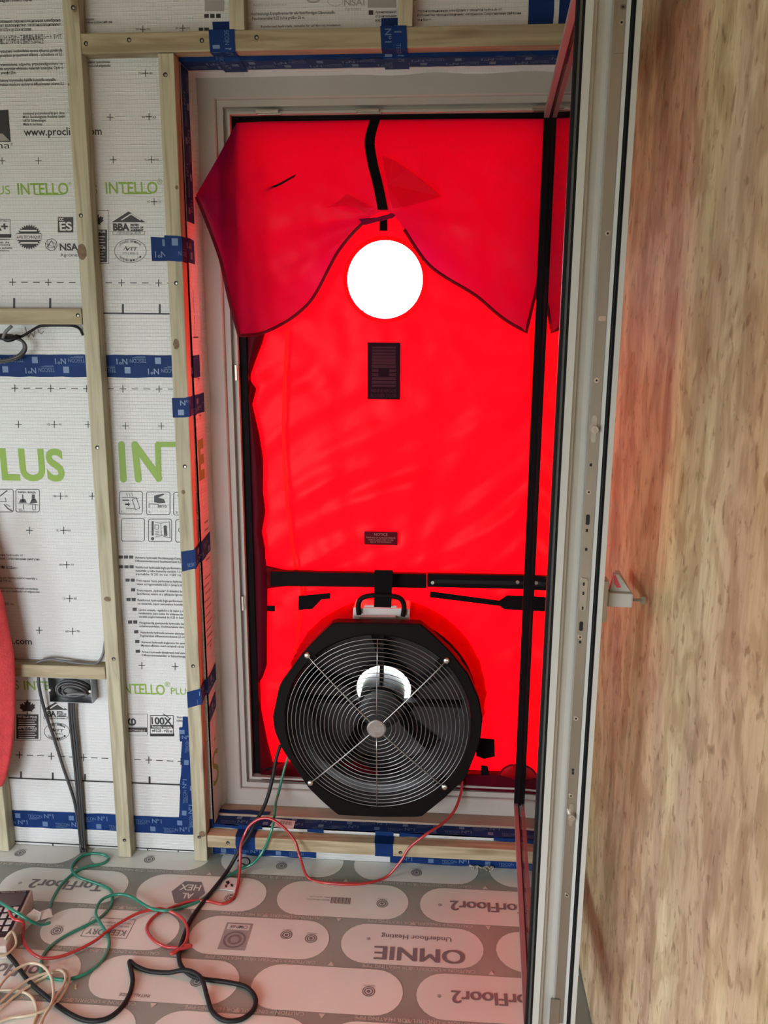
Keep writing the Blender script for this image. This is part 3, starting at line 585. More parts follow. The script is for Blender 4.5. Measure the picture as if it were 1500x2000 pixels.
# language paragraphs of the right bay
PAR = [(1088, 264, 3, ['Armierte hydrosafe Hochleistungs-Damp', 'Diffusionswiderstand feuchtevariabel 0,2']), (1107, 265, 3, ['Reinforced hydrosafe high-performance', 'materials, g value humidity variable 1.25', 'variable 0.25 m to >25 m.']), (1133, 267, 2, ['Frein-vapeur haute performance hydrosaf', 'valeur sd hygrovariable 0,25 m jusqu’à plu']),
       (1152, 268, 1, ['Freno vapore „hydrosafe“ di altissimo live', 'lanti fibrosi, valore sd a diffusione igrovar']), (1171, 269, 2, ['Reinforced hydrosafe high-performance', 'on materials, vapor permeance humidity']), (1190, 271, 1, ['Lámina armada, reguladora de vapor y de', 'rendimiento para todos los aislantes de fi', 'variable según humedad de 0,25 m hasta']),
       (1215, 272, 2, ['Hoogwaardig gewapende hydrosafe dam', 'isolatiematerialen. Vochtvariabele damp']), (1234, 274, 1, ['Højtydende hydrosafe armeret dampspær', 'Fugtvariabel diffusionsmodstand (Z-vær']), (1253, 276, 1, ['Armerad hydrosafe ångbroms för samtlig', 'Mycket effektiv, med variabelt sd-värde ']), (1272, 277, 1, ['Armert hydrosafe dampbrems med utmerk', 'Diffusjonsmotstanden er fuktavhengig o'])]
g = MB(); lines = []
for (y, x, nb, ls) in PAR:
    sl = .02 + .012 * (y - 1088) / 200
    for k, s in enumerate(ls): lines.append((s, x, y + 3 + 6.6 * k, x + 90, 4.2))
    for b in range(nb): wrect(g, x - 12 - 10 * b, y - 3, x - 4 - 10 * b, y + 3)
ink(g, 'country_codes', kind='stuff'); para(lines)
para([('мембрана hydrosafe от', -20, 1085, 45, 4), ('материалов. Сопротивление диффузии', -20, 1092, 77, 4), ('湿度変動 0.25m~', -20, 1110, 35, 5), ('na pro všechny izolační materiály s.', 0, 1130, 73, 4), ('až >25 m.', 0, 1136, 22, 4), ('wzmocniona hydrosafe paroizolacja', 0, 1150, 74, 4), ('opór sd w zależności od wilgotności', 0, 1156, 77, 4), ('>25 m.', 5, 1181, 28, 4)])
g = MB(); wtext(g, 'www.proclima.com', -85, 1254, 62, 12, .014); ink(g)
g = MB(); wframe(g, 232, 1394, 288, 1436, .7); wrect(g, 232, 1421, 287, 1430); wtext(g, 'φ', 250, 1416, 266, 16, .02); ink(g, 'certification_mark')
g = MB(); wframe(g, 293, 1397, 339, 1438, 1.2); wtext(g, '100X', 296, 1414, 336, 13, .03); wrect(g, 294, 1416, 339, 1423); wtext(g, 'sd 0.25 - >25 m', 297, 1429, 336, 5, .03); wrect(g, 294, 1433, 340, 1438); wline(g, [(318, 1394), (330, 1402)], 1.6); ink(g, 'certification_mark')
h = MB(); YP -= .0004; wtext(h, 'humidity variable', 297, 1421, 336, 3.6, .02); wtext(h, 'CERTIFIED COMPONENT', 236, 1428, 284, 4); YP += .0004; ink(h, 'mark_lettering', 'white_ink')
para([('Tested for', 345, 1403, 366, 4), ('substances', 345, 1409, 367, 4)])
# marks on the left reveal
g = MB()
XR = OX0 + .0004
def rvtext(s, y0, z, w, h): put_text(g, s, lambda u, v: Vector((XR, y0 + u, z + v)), 0, 0, w, h, .012)
for z in (1.435, 1.335, .66, .36): g.flat([(XR, .035, z), (XR, .035, z + .002), (XR, .055, z + .002), (XR, .055, z)]); g.flat([(XR, .044, z - .01), (XR, .044, z + .012), (XR, .046, z + .012), (XR, .046, z - .01)])
for k, z in enumerate([1.03 - .022 * i for i in range(6)]): rvtext('Dampf', .040, z, .035, .006)
for k in range(10): rvtext('bremse hydr', .008 if k % 2 else .02, .87 - .022 * k, .05, .006)
for (a, b) in ((.03, 1.61), (.03, 1.545)): g.flat([(XR, a, b), (XR, a, b + .06), (XR, a + .003, b + .06), (XR, a + .003, b)])
g.flat([(XR, .015, 1.545), (XR, .015, 1.549), (XR, .06, 1.549), (XR, .06, 1.545)])
ink(g, 'reveal_print', kind='stuff')
g = MB(); put_text(g, 'E', lambda u, v: Vector((XR, .012 + u, 1.165 + v)), 0, 0, .05, .10, .05); put_text(g, 'S', lambda u, v: Vector((XR, .012 + u, .215 + v)), 0, 0, .06, .11, .0); ink(g, 'green_lettering', 'green_ink')

# ------------------------------------------------------------------ door frame
def frame_ring(root, name, x0, x1, z0, z1, prof, m, which=('left', 'right', 'top', 'bottom'), bottom_prof=None):
    """mitred frame: prof = (distance in from the outer edge, y)"""
    c = lambda d: [(x0 + d, z0 + d), (x1 - d, z0 + d), (x1 - d, z1 - d), (x0 + d, z1 - d)]
    for k, side in ((0, 'bottom'), (1, 'right'), (2, 'top'), (3, 'left')):
        mb = MB(); n = len(prof); vs = []
        for d, y in prof:
            q = c(d); a, b = q[k], q[(k + 1) % 4]; vs += [(a[0], y, a[1]), (b[0], y, b[1])]
        mb.add(vs, [(2 * i, 2 * i + 1, (2 * i + 3) % (2 * n), (2 * i + 2) % (2 * n)) for i in range(n)])
        mb.f += [tuple(2 * i for i in range(n)), tuple(2 * i + 1 for i in range(n - 1, -1, -1))]
        mb.build(name, m, root)
fr = thing('trim_1', (0.9, .1, .108), 'white timber door frame around the red blower panel', None, kind='structure')
FX0, FX1, FZ0, FZ1 = 0.398, 1.4285, 0.108, 2.209
PROF = [(0, .185), (0, .100), (.053, .100), (.056, .103), (.057, .111), (.073, .111), (.074, .128), (.083, .128), (.084, .114), (.090, .114), (.091, .185)]
frame_ring(fr, 'frame_member', FX0, FX1, FZ0, FZ1, PROF, M['white'])
def striker(px, py, vert, dy=.113):
    p = at(px, py, dy); mb = MB()
    if vert: mb.box(p.x - .004, p.x + .003, dy - .006, dy + .012, p.z - .022, p.z + .022); mb.box(p.x + .003, p.x + .006, dy - .002, dy + .012, p.z - .02, p.z + .024)
    else: mb.box(p.x - .03, p.x + .03, dy - .006, dy + .012, p.z - .005, p.z + .003); mb.box(p.x - .026, p.x + .036, dy - .002, dy + .012, p.z - .009, p.z - .005)
    mb.build('striker_plate', M['steel'], fr, bevel=.001)
striker(462, 728, True); striker(475, 1178, True); striker(522, 217, False); striker(718, 215, False); striker(1062, 209, False)
p = at(555, 1549, .120); MB().box(p.x - .035, p.x + .035, .112, .135, p.z - .012, p.z + .010).build('striker_plate', M['alu_black'], fr, bevel=.002)
MB().box(p.x - .03, p.x + .02, .106, .112, p.z - .014, p.z - .008).build('striker_lip', M['bright'], fr)
p = at(1005, 1575, .12); MB().box(p.x - .03, p.x + .03, .108, .135, p.z - .012, p.z + .012).build('hinge_block', M['alu_black'], fr, bevel=.002)

pk = MB(); a_, b_ = OX0 - .013, OX1 + .013; c_, d_ = OZ0 - .013, OZ1 + .013
for (x0, x1, z0, z1) in ((a_, FX0 - .0002, c_, d_), (FX1 + .0002, b_, c_, d_), (FX0, FX1, FZ1 + .0002, d_), (FX0, FX1, c_, FZ0 - .0002)): pk.box(x0, x1, .1005, .184, z0, z1)
pk.build('frame_leak_filler', M['sill_wood'], wall)  # unseen filler added to stop daylight leaking around the frame

# ------------------------------------------------------------------ open glazed door leaf
SL = 0.059; AX = Vector((-SL, -1, 0)).normalized(); TX = Vector((1, -SL, 0)).normalized()
H0 = Vector((1.2535 + SL * .88, .08, 0)); LL = .88 * sqrt(1 + SL * SL)
def lp(s, t, z): return H0 + AX * s + TX * t + Vector((0, 0, z))
leaf = thing('door_1', (H0.x, H0.y, .15), 'open white glazed door leaf seen along its edge, black outside', None, kind='structure')
SW = .080; TR = .014; GZ0, GZ1 = .222, 2.072; LZ0, LZ1 = GZ0 - TR, GZ1 + TR
def leafbox(mb, s0, s1, t0, t1, z0, z1): mb.hexa([lp(s0, t0, z0), lp(s1, t0, z0), lp(s1, t1, z0), lp(s0, t1, z0)], [lp(s0, t0, z1), lp(s1, t0, z1), lp(s1, t1, z1), lp(s0, t1, z1)])
def lockprof(prof, z0, z1):                 # prof: list of (t, s) seen from the edge
    mb = MB(); mb.prism([lp(s, t, z0) for t, s in prof], (0, 0, z1 - z0)); return mb
E = LL
lockprof([(.007, E - .001), (.019, E - .001), (.019, E - .006), (.025, E - .010), (.026, E - .022), (.045, E - .022), (.047, E - .016), (.050, E - .018), (.0685, E - .018), (.0685, E - .012), (.073, E - .002), (.0735, E - .010), (.0805, E - .010), (.0805, E + .002), (.089, E + .002), (.089, E - SW), (.050, E - SW), (.050, E - .026), (.007, E - TR + .002)], LZ0, LZ1).build('lock_stile', M['leafwhite'], leaf)
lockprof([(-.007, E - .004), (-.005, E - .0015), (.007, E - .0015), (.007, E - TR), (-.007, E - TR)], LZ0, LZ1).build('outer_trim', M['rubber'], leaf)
lockprof([(-.0012, E - .002), (.0, E + .0005), (.0025, E + .0005), (.0035, E - .002)], LZ0, LZ1).build('trim_ridge', M['trim_grey'], leaf)
lockprof([(.0735, E - .006), (.0745, E - .001), (.0765, E + .001), (.0795, E - .001), (.0805, E - .006)], LZ0, LZ1).build('edge_gasket', M['rubber'], leaf)
HS = .075                                    # hinge side starts beside the jamb
m = MB(); leafbox(m, HS, HS + SW, .050, .089, LZ0, LZ1); m.build('hinge_stile', M['leafwhite'], leaf)
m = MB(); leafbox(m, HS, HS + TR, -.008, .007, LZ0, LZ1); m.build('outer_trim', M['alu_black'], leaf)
for (a, b, a2, b2) in ((LZ0, LZ0 + .075, LZ0, GZ0), (LZ1 - .075, LZ1, GZ1, LZ1)):
    m = MB(); leafbox(m, HS + SW, E - SW, .050, .089, a, b); m.build('rail', M['leafwhite'], leaf)
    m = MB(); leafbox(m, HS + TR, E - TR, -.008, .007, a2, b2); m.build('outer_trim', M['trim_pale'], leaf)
    m = MB(); leafbox(m, HS + .002, E - .028, .0115, .0445, a2, b2); m.build('pane_spacer', M['rubber'], leaf)
m = MB(); leafbox(m, HS + .002, E - .016, .007, .011, LZ0 + .002, LZ1 - .002); m.build('glass_pane', M['glass'], leaf)
m = MB(); leafbox(m, HS + .002, E - .028, .045, .049, LZ0 + .002, LZ1 - .002); m.build('glass_pane', M['glass'], leaf)
m = MB(); leafbox(m, HS - .004, HS + .0018, .0072, .0495, LZ0, LZ1); m.build('edge_light_stop', M['rubber'], leaf)  # dark cap added to block red light leaking through the pane edge
for (a, b) in ((GZ0, GZ0 + .003), (GZ1 - .003, GZ1)):
    m = MB(); leafbox(m, HS + TR, E - TR, .0035, .0068, a, b); m.build('glazing_gasket', M['rubber'], leaf)
for (s0, s1) in ((HS + .002, HS + .012), (E - .040, E - .029)):
    m = MB(); leafbox(m, s0, s1, .0115, .0445, LZ0 + .016, LZ1 - .016); m.build('pane_spacer', M['rubber'], leaf)
m = MB(); leafbox(m, -.02, HS, .060, .085, .45, .52); leafbox(m, -.02, HS, .060, .085, 1.75, 1.82); m.build('hinge', M['steel'], leaf)
# espagnolette strip on the lock edge
fp = MB(); leafbox(fp, E - .018, E - .0165, .0505, .068, LZ0 + .02, LZ1 - .01); fp = fp.build('lock_faceplate', M['steel'], leaf)
def edge_pt(px, py):                         # pixel on the faceplate plane
    d = ray(px, py); o = lp(E - .0163, 0, 0); nrm = AX; k = (o - CAM).dot(nrm) / d.dot(nrm); return CAM + d * k
def edge_disc(px, py, r, h, m, name, r2=None):
    c = edge_pt(px, py); mb = MB(); n = 14; a = [c + TX * r * cos(2 * pi * k / n) + Vector((0, 0, r * sin(2 * pi * k / n))) for k in range(n)]
    mb.prism(a, AX * h); return mb.build(name, m, fp)
def edge_slot(px, py, w, hgt, m, name, dep=.0006):
    c = edge_pt(px, py); mb = MB(); mb.prism([c + TX * w * sx + Vector((0, 0, hgt * sz)) for sx, sz in ((-.5, -.4), (-.3, -.5), (.3, -.5), (.5, -.4), (.5, .4), (.3, .5), (-.3, .5), (-.5, .4))], AX * dep); return mb.build(name, m, fp)
for (x, y) in ((1217, 14), (1214, 44), (1187, 456), (1165, 743), (1150, 961), (1133, 1244), (1125, 1403), (1115, 1554), (1107, 1748)):
    edge_disc(x, y, .0042, .0012, M['bright'], 'screw'); edge_disc(x, y, .0018, .0016, M['dark'], 'screw_recess')
for (x, y) in ((1213, 60), (1154, 908), (1145, 1073), (1119, 1504), (1119, 1510), (1133, 1254), (1146, 1036)): edge_slot(x, y, .004, .005, M['dark'], 'plate_hole')
for (x, y, h) in ((1148, 1015, .018), (1135, 1223, .017)): edge_slot(x, y, .0065, h, M['dark'], 'latch_slot')
edge_slot(1139, 1160, .013, .058, M['nickel'], 'latch_insert', .002); 
for dy in (-20, -2, 27): edge_slot(1139 - dy * .05, 1160 + dy, .003, .006, M['dark'], 'plate_hole', .0026)
edge_slot(1176, 622, .012, .008, M['bright'], 'plate_tab', .0015)
for (x, y) in ((1160, 838), (1115, 1591)):
    edge_slot(x, y, .008, .045, M['nickel'], 'cam_slot', .0008); edge_disc(x, y, .0062, .012, M['bright'], 'locking_cam'); edge_disc(x, y, .003, .0126, M['nickel'], 'cam_core')
c0 = edge_pt(1083, 1975); m = MB(); m.prism([c0 + TX * a + Vector((0, 0, b)) for a, b in ((-.009, -.03), (.009, -.03), (.009, .03), (-.009, .03))], AX * .003); m.build('corner_drive', M['steel'], fp)
c0 = edge_pt(1216, 40); m = MB(); m.prism([c0 + TX * a + Vector((0, 0, b)) for a, b in ((-.009, -.045), (.009, -.045), (.009, .08), (-.009, .08))], AX * .0012); m.build('corner_drive', M['steel'], fp)
# handle on the inner face
hz = 1.10; hs = E - .060
hr = MB(); leafbox(hr, hs - .016, hs + .016, .089, .104, hz - .040, hz + .037); rose = hr.build('handle_rose', M['nickel'], leaf, bevel=.002)
hg = MB(); leafbox(hg, hs - .011, hs + .011, .104, .148, hz - .012, hz + .014); leafbox(hg, hs - .145, hs - .011, .136, .148, hz - .010, hz + .012); hg.build('lever', M['leafwhite'], leaf, bevel=.003)
hw = MB(); hw.prism([lp(hs, .108, hz + .014), lp(hs, .146, hz + .014), lp(hs - .0, .122, hz + .046), lp(hs - .0, .114, hz + .046)], AX * -.014); hw.build('handle_wing', M['leafwhite'], leaf, bevel=.001)
hl = MB(); hl.flat([lp(hs + .0005, .1135, hz + .043), lp(hs + .0005, .1165, hz + .045), lp(hs + .0005, .128, hz + .022), lp(hs + .0005, .121, hz + .021), lp(hs + .0005, .115, hz + .028)]); hl.build('handle_sticker', mat('pink_sticker', (.75, .10, .12), .4), leaf)
kk = MB(); kk.tube([lp(hs, .148, hz), lp(hs, .166, hz)], .0025, 6); leafbox(kk, hs - .001, hs + .001, .163, .172, hz - .007, hz + .006); kk.build('key', M['steel'], leaf)

# ------------------------------------------------------------------ timber battens
def batten(label, lo, hi, m='wood_v', group='timber service battens', screws=()):
    mb = MB().hexa(lo, hi); b = mb.build('timber_batten', M[m], None, bevel=.0025); tag(b, label, 'batten', group)
    for (px, py) in screws:
        c = at(px, py, -.0402); s = MB(); n = 10
        s.prism([c + Vector((.0055 * cos(2 * pi * k / n), 0, .0055 * sin(2 * pi * k / n))) for k in range(n)], (0, -.0006, 0)); o = s.build('screw_hole', M['dark'], b)
        s = MB(); c = c + Vector((.001, 0, -.001)); s.prism([c + Vector((.003 * cos(2 * pi * k / 8), 0, .003 * sin(2 * pi * k / 8))) for k in range(8)], (0, -.0012, 0)); s.build('screw', M['steel'], o)
    return b
def vbat(label, xb, xt, z0, z1, w=.039, screws=()):
    return batten(label, [(xb, -.04, z0), (xb + w, -.04, z0), (xb + w, 0, z0), (xb, 0, z0)], [(xt, -.04, z1), (xt + w, -.04, z1), (xt + w, 0, z1), (xt, 0, z1)], 'wood_v', screws=screws)
def hbat(label, x0, x1, z0, z1, screws=()):
    return batten(label, [(x0, -.04, z0), (x1, -.04, z0), (x1, 0, z0), (x0, 0, z0)], [(x0, -.04, z1), (x1, -.04, z1), (x1, 0, z1), (x0, 0, z1)], 'wood_h', screws=screws)
def knot(b, px, py, rx, ry):
    c = at(px, py, -.0404); mb = MB(); mb.prism([c + Vector((rx * cos(2 * pi * k / 14) * (1 + .1 * sin(k * 3)), 0, ry * sin(2 * pi * k / 14))) for k in range(14)], (0, -.0002, 0)); mb.build('knot', M['knot'], b)
vbat('upright pine batten at the left picture edge behind the red fleece', -.278, -.262, 0.002, RZ1 - .01)
b_ = vbat('full-height upright pine batten between the two membrane bays', .104, .1275, 0.002, RZ1 - .01, .041, [(143, 15), (158, 421), (190, 874), (222, 1287), (243, 1641)])
knot(b_, 160, 492, .012, .020); knot(b_, 210, 1170, .010, .0075); knot(b_, 134, 165, .002, .003); knot(b_, 146, 17, .006, .008)
b_ = vbat('upright pine batten along the left side of the doorway', .3405, .3545, 0.002, 2.221, .040, [(323, 146), (344, 553), (361, 911), (377, 1301), (389, 1635)])
knot(b_, 344, 672, .008, .014); knot(b_, 345, 366, .004, .005); knot(b_, 395, 1629, .010, .010); knot(b_, 358, 961, .005, .006)
hbat('level pine batten across the top of the doorway', .166, 1.41, 2.2225, 2.268, [(168, 85), (252, 78), (394, 79), (501, 73)])
vbat('short upright pine batten above the doorway, left one', .533, .536, 2.2685, RZ1 - .01, .037)
vbat('short upright pine batten above the doorway, right one', .937, .940, 2.2685, RZ1 - .01, .035)
hbat('level pine noggin above the dark cable coil', -.2285, .1165, 1.579, 1.620, [(152, 616)])
hbat('level pine noggin above the metal socket box', -.2345, .1075, .580, .619, [])
hbat('level pine batten under the door sill', .383, 1.41, .050, .090, [(445, 1646), (782, 1665)]).data.materials[0] = M['wood_lit']

# ------------------------------------------------------------------ blue printed tapes
def ribbon(label, path, across, w, flip=False, name='tape_strip', text=True, rough_edge=.0015, out=None, rot90=False, phase=0.0, origin=None):
    P = [Vector(p) for p in path]; A = Vector(across).normalized(); seg = []; L = 0
    for a, b in zip(P[:-1], P[1:]): seg.append((L, a, b)); L += (b - a).length
    def fn(u, v, h):
        s = [q for q in seg if q[0] <= u] or [seg[0]]; l0, a, b = s[-1]; t = (b - a).normalized(); n = t.cross(A)
        return a + t * (u - l0) + A * v + n * h
    us = sorted(set([0.0] + [q[0] for q in seg] + [L * k / max(2, int(L / .03)) for k in range(max(2, int(L / .03)) + 1)]))
    mb = MB(); vs = []
    for i, u in enumerate(us):
        j0 = random.uniform(-1, 1) * rough_edge; j1 = random.uniform(-1, 1) * rough_edge
        u2 = min(u, L - 1e-6)
        q = [fn(u2, j0, .0008), fn(u2, w + j1, .0008), fn(u2, w + j1, .0003), fn(u2, j0, .0003)]; vs += q
    fs = []
    for i in range(len(us) - 1):
        a, b = 4 * i, 4 * i + 4
        for k in range(4): fs.append((a + k, a + (k + 1) % 4, b + (k + 1) % 4, b + k))
    fs += [(0, 1, 2, 3), tuple(4 * (len(us) - 1) + k for k in (3, 2, 1, 0))]
    mb.add(vs, fs); t = mb.build(name, M['tape'], None); tag(t, label, 'tape', 'blue printed airtight tapes')
    if text:
        tm = MB(); sc = w / .06
        def m_(u, v):
            if flip: u, v = L - u, w - v
            return fn(min(max(u, 0.0005), L - .0005), v, .0013)
        def rect(u0, v0, u1, v1):
            if u0 < 0 or u1 > L: return
            tm.flat([m_(u0, v0), m_(u1, v0), m_(u1, v1), m_(u0, v1)])
        unit = .170
        for row, (v0, off) in enumerate(((.036, 0.0), (.010, .085))):
            u = -unit + ((off + phase) % unit)
            while u < L:
                if u + .02 > 0 and u + .016 < L: rect(u, (v0 - .004) * sc, u + .016, (v0 + .013) * sc)
                for s, a, wd, hh, bo in (('TESCON', .040, .045, .0105, -.005), ('Nº1', .092, .030, .0150, .014)):
                    if u + a > 0.002 and u + a + wd < L - .002: put_text(tm, s, lambda uu, vv: m_(u + a + uu, v0 * sc + vv), 0, 0, wd, hh * sc, bo)
                for k in range(2):
                    rect(u + .042, (v0 - .0035 - .003 * k) * sc, u + .078 - .01 * k, (v0 - .0025 - .003 * k) * sc)
                u += unit
        if tm.v: tag(tm.build('tape_lettering', M['tape_ink'], t, normals=False), None, kind='stuff')
    return t
UP = (0, 0, 1)
b0 = at(-60, 736, 0); 
ribbon('blue tape running level across the membrane behind the battens', [(-.6, .0004, 1.440), (OX0 - .001, .0004, 1.441), ], UP, .059, True)
ribbon('short blue tape turning into the reveal level with the long strip', [(OX0 + .0002, .002, 1.441), (OX0 + .0002, .06, 1.441)], UP, .058, True, phase=.06)
ribbon('blue tape along the foot of the membrane just above the floor', [(-.6, .0004, .061), (OX0 - .002, .0004, .063)], UP, .057, False, phase=.03)
a = at(352, 1620, .0004); c = at(367, 1400, .0004)
ribbon('blue tape running upright beside the doorway batten near the floor', [(a.x + .044, -.0001, a.z), (c.x + .036, -.0001, c.z)], (-1, 0, 0), .05, False, phase=.05)
a = at(358, 1448, 0); ribbon('small blue patch on top of the upright tape near the floor', [(a.x - .010, -.0008, a.z), (a.x + .032, -.0008, a.z + .002)], UP, .046, False)
# patches wrapped over the doorway batten
def wrap(label, zl, zr, w, xl, flip, depth, xb, ph=0.0):
    ribbon(label, [(xl, -.0404, zl), (xb, -.0404, zl + (zr - zl) * .3), (xb + .0002, -.002, zl + (zr - zl) * .6), (OX0 + .0006, .002, zl + (zr - zl) * .65), (OX0 + .0006, depth, zr)], UP, w, flip, phase=ph)
z = lambda px, py: at(px, py, -.04).z
wrap('blue tape wrapped over the doorway batten level with the certification oval', z(320, 510), z(320, 512), .062, at(322, 480, -.04).x, True, .055, .392, .02)
m_z = z(335, 815); wrap('blue tape wrapped over the doorway batten above the large green lettering', m_z, m_z + .004, .052, at(337, 800, -.04).x, False, .085, .390, .10)
m_z = z(357, 1116); wrap('blue tape wrapped over the doorway batten beside the language paragraphs', m_z, m_z + .028, .056, at(355, 1100, -.04).x, False, .085, .388, .06)
m_z = z(366, 1382); wrap('blue tape wrapped over the doorway batten beside the lower green lettering', m_z, m_z + .035, .050, at(366, 1365, -.04).x, False, .085, .386, .115)
ribbon('blue patch on the left reveal under the lowest wrapped tape', [(OX0 + .0008, .004, .438), (OX0 + .0008, .07, .455)], UP, .048, False, phase=.02)
ribbon('blue patch on the membrane left of the doorway batten beside the oval mark', [(at(297, 510, 0).x, -.0001, at(297, 510, 0).z), (.36, -.0001, at(297, 510, 0).z)], UP, .06, True, phase=.1)
# reveal tapes
ribbon('dark blue tape standing upright on the left reveal at the top', [(OX0 + .0005, .066, 1.84), (OX0 + .0005, .070, OZ1 - .002)], (0, -1, 0), .058, False, phase=.02)
ribbon('dark blue tape lining the top reveal of the doorway', [(OX0 + .002, .070, OZ1 - .0005), (1.395, .072, OZ1 - .0005)], (0, -1, 0), .068, True, phase=.05)
ribbon('blue tape along the wall edge just above the doorway', [(OX0 - .008, -.0001, OZ1 - .001), (1.395, -.0001, OZ1 - .001)], UP, .014, False, text=False)
def hdr(label, x0, x1, w_low, ph):
    ribbon(label, [(x0, -.0006, 2.30), (x0 + .001, -.0006, 2.2695), (x0 + .0015, -.0412, 2.2695), (x0 + .003, -.0412, 2.2205), (x0 + .004, -.002, 2.2205), (x0 + .004, -.002, 2.2122), (x0 + .004, .085, 2.2122)], (1, 0, 0), x1 - x0, False, phase=ph)
hdr('blue tape wrapped over the header batten at the left corner of the doorway', at(408, 70, -.04).x, at(457, 70, -.04).x, 0, .02)
hdr('blue tape wrapped over the header batten near the middle of the doorway', at(742, 70, -.04).x, at(792, 70, -.04).x, 0, .07)
ribbon('blue tape upright on the membrane at the top right above the header', [(at(1031, 40, 0).x, .0, 2.27), (at(1031, 40, 0).x, .0, 2.50)], (1, 0, 0), .06, False, phase=.12)
ribbon('second blue tape upright at the top right beside the door leaf', [(at(1088, 40, 0).x, -.0005, 2.21), (at(1088, 40, 0).x + .01, -.0005, 2.50)], (1, 0, 0), .05, False, phase=.06)
# sill tapes
ribbon('dark blue tape lying along the door sill', [(OX0 + .002, .0015, OZ0 + .0004), (1.40, .0015, OZ0 + .0004)], (0, 1, 0), .052, False, phase=.06, rough_edge=.003)
ribbon('dark blue tape patch on the sill in the left corner', [(OX0 + .002, .045, OZ0 + .0086), (OX0 + .16, .045, OZ0 + .0086)], (0, 1, 0), .022, False, text=False, rough_edge=.004)
ribbon('dark blue tape on the wall below the sill batten, right stretch', [(.93, .0002, .001), (1.425, .0002, .001)], UP, .05, False, phase=.03)
ribbon('blue tape on the wall below the sill batten, left stretch', [(.387, .0002, .001), (.705, .0002, .002)], UP, .05, False, phase=.11)
for lab, xa, xb in (('small dark blue patch on the sill edge in the left corner', 407, 512), ('small dark blue patch on the sill edge right of the barcode sticker', 600, 632), ('small dark blue patch on the sill edge right of the middle wrap', 780, 825), ('small dark blue patch on the sill edge beside the door leaf', 965, 1060)):
    ribbon(lab, [(at(xa, 1620, 0).x, .0003, .0905), (at(xb, 1620, 0).x, .0003, .0905)], UP, .0112, False, text=False)
def sillwrap(label, x0, x1, ph):
    ribbon(label, [(x0 + .003, -.0005, .030), (x0 + .002, -.0412, .0485), (x0 + .001, -.0412, .0912), (x0, -.001, .0912), (x0, .0005, .1032), (x0, .045, .1036)], (1, 0, 0), x1 - x0, True, phase=ph)
sillwrap('blue tape wrapped over the sill batten beside the black cable', at(459, 1640, -.04).x, at(497, 1640, -.04).x, .03)
sw = sillwrap('blue tape wrapped over the sill batten under the fan', at(731, 1655, -.04).x, at(767, 1655, -.04).x, .10)

# ------------------------------------------------------------------ blower door panel
PY = .150
bp = thing('blower_door_panel', (.9, PY, .19), 'red nylon blower door panel filling the doorway with a round window', 'blower panel')
PX0, PX1, PZ0, PZ1 = .487, 1.341, .185, 2.122
RC = Vector((.895, 0, 1.704)); RR = .1045
FC = Vector((.893, 0, .458)); FH = .262
def bar(name, x0, x1, y0, y1, z0, z1, m='alu_black'): return MB().box(x0, x1, y0, y1, z0, z1).build(name, M[m], bp, bevel=.003)
bar('frame_bar', PX0 + .0015, PX0 + .024, .132, .172, PZ0 + .014, PZ1 - .004); bar('frame_bar', PX1 - .024, PX1 - .0015, .132, .172, PZ0 + .014, PZ1 - .004)
bar('frame_bar', PX0 + .0245, PX1 - .0245, .132, .172, PZ1 - .026, PZ1 - .004); bar('frame_bar', PX0 + .0245, PX1 - .0245, .132, .172, PZ0 + .014, PZ0 + .036)
def folds(x, z):
    d = Vector((x - FC.x, z - FC.z)); a = math.atan2(d.y, d.x); r = d.length
    y = .0035 * noise.noise(Vector((x * 5, 3.1, z * 4)))
    w = max(0, min(1, (r - .25) / .2)) * max(0, min(1, (1.65 - z) / .5))
    y += .014 * w * noise.noise(Vector(((z * .84 - x * .54) * 17 + .5 * sin(x * 7), 1.7, (x * .84 + z * .54) * 3.0)))
    y += .005 * w * noise.noise(Vector((a * 9, 8.3, r * 1.5)))
    y += .004 * noise.noise(Vector((x * 16 - z * 7, 5.5, z * 15 + x * 9))) * max(0, min(1, (z - 1.25) / .2))
    return y
def gridsheet(x0, x1, z0, z1, h, y0, holes, fy):
    nx, nz = int(round((x1 - x0) / h)), int(round((z1 - z0) / h)); vs = []; fs = []
    for j in range(nz + 1):
        for i in range(nx + 1):
            x, zz = x0 + (x1 - x0) * i / nx, z0 + (z1 - z0) * j / nz
            for c, r in holes:
                dx, dz = x - c.x, zz - c.z; d = sqrt(dx * dx + dz * dz)
                if abs(d - r) < h * .62 and d > 0: x, zz = c.x + dx * r / d, c.z + dz * r / d
            edge = min(1, min(x - x0, x1 - x, zz - z0, z1 - zz) / .05)
            vs.append((x, y0 + fy(x, zz) * max(0, edge), zz))
    for j in range(nz):
        for i in range(nx):
            q = (j * (nx + 1) + i, j * (nx + 1) + i + 1, (j + 1) * (nx + 1) + i + 1, (j + 1) * (nx + 1) + i)
            cx = sum(vs[k][0] for k in q) / 4; cz = sum(vs[k][2] for k in q) / 4
            if all((cx - c.x) ** 2 + (cz - c.z) ** 2 > r * r for c, r in holes): fs.append(q)
    return MB().add(vs, fs)
gridsheet(PX0 + .004, PX1 - .004, PZ0 + .016, PZ1 - .006, .0105, PY + .024, [(RC, RR + .004), (FC, FH)], folds).build('fabric_panel', M['red'], bp, smooth=True)
# round window
MB().lathe([(RR + .002, .0), (RR + .002, .0012), (0.0005, .0012), (0.0005, 0)], (RC.x, PY + .0235, RC.z), 64).build('vinyl_window', M['vinyl'], bp)
MB().lathe([(RR - .0005, .0), (RR + .0105, -.0005)], (RC.x, PY + .0185, RC.z), 72).build('window_binding', M['red'], bp)
MB().lathe([(RR + .0095, -.001), (RR + .0112, -.001)], (RC.x, PY + .0175, RC.z), 72).build('window_stitching', M['hem'], bp)
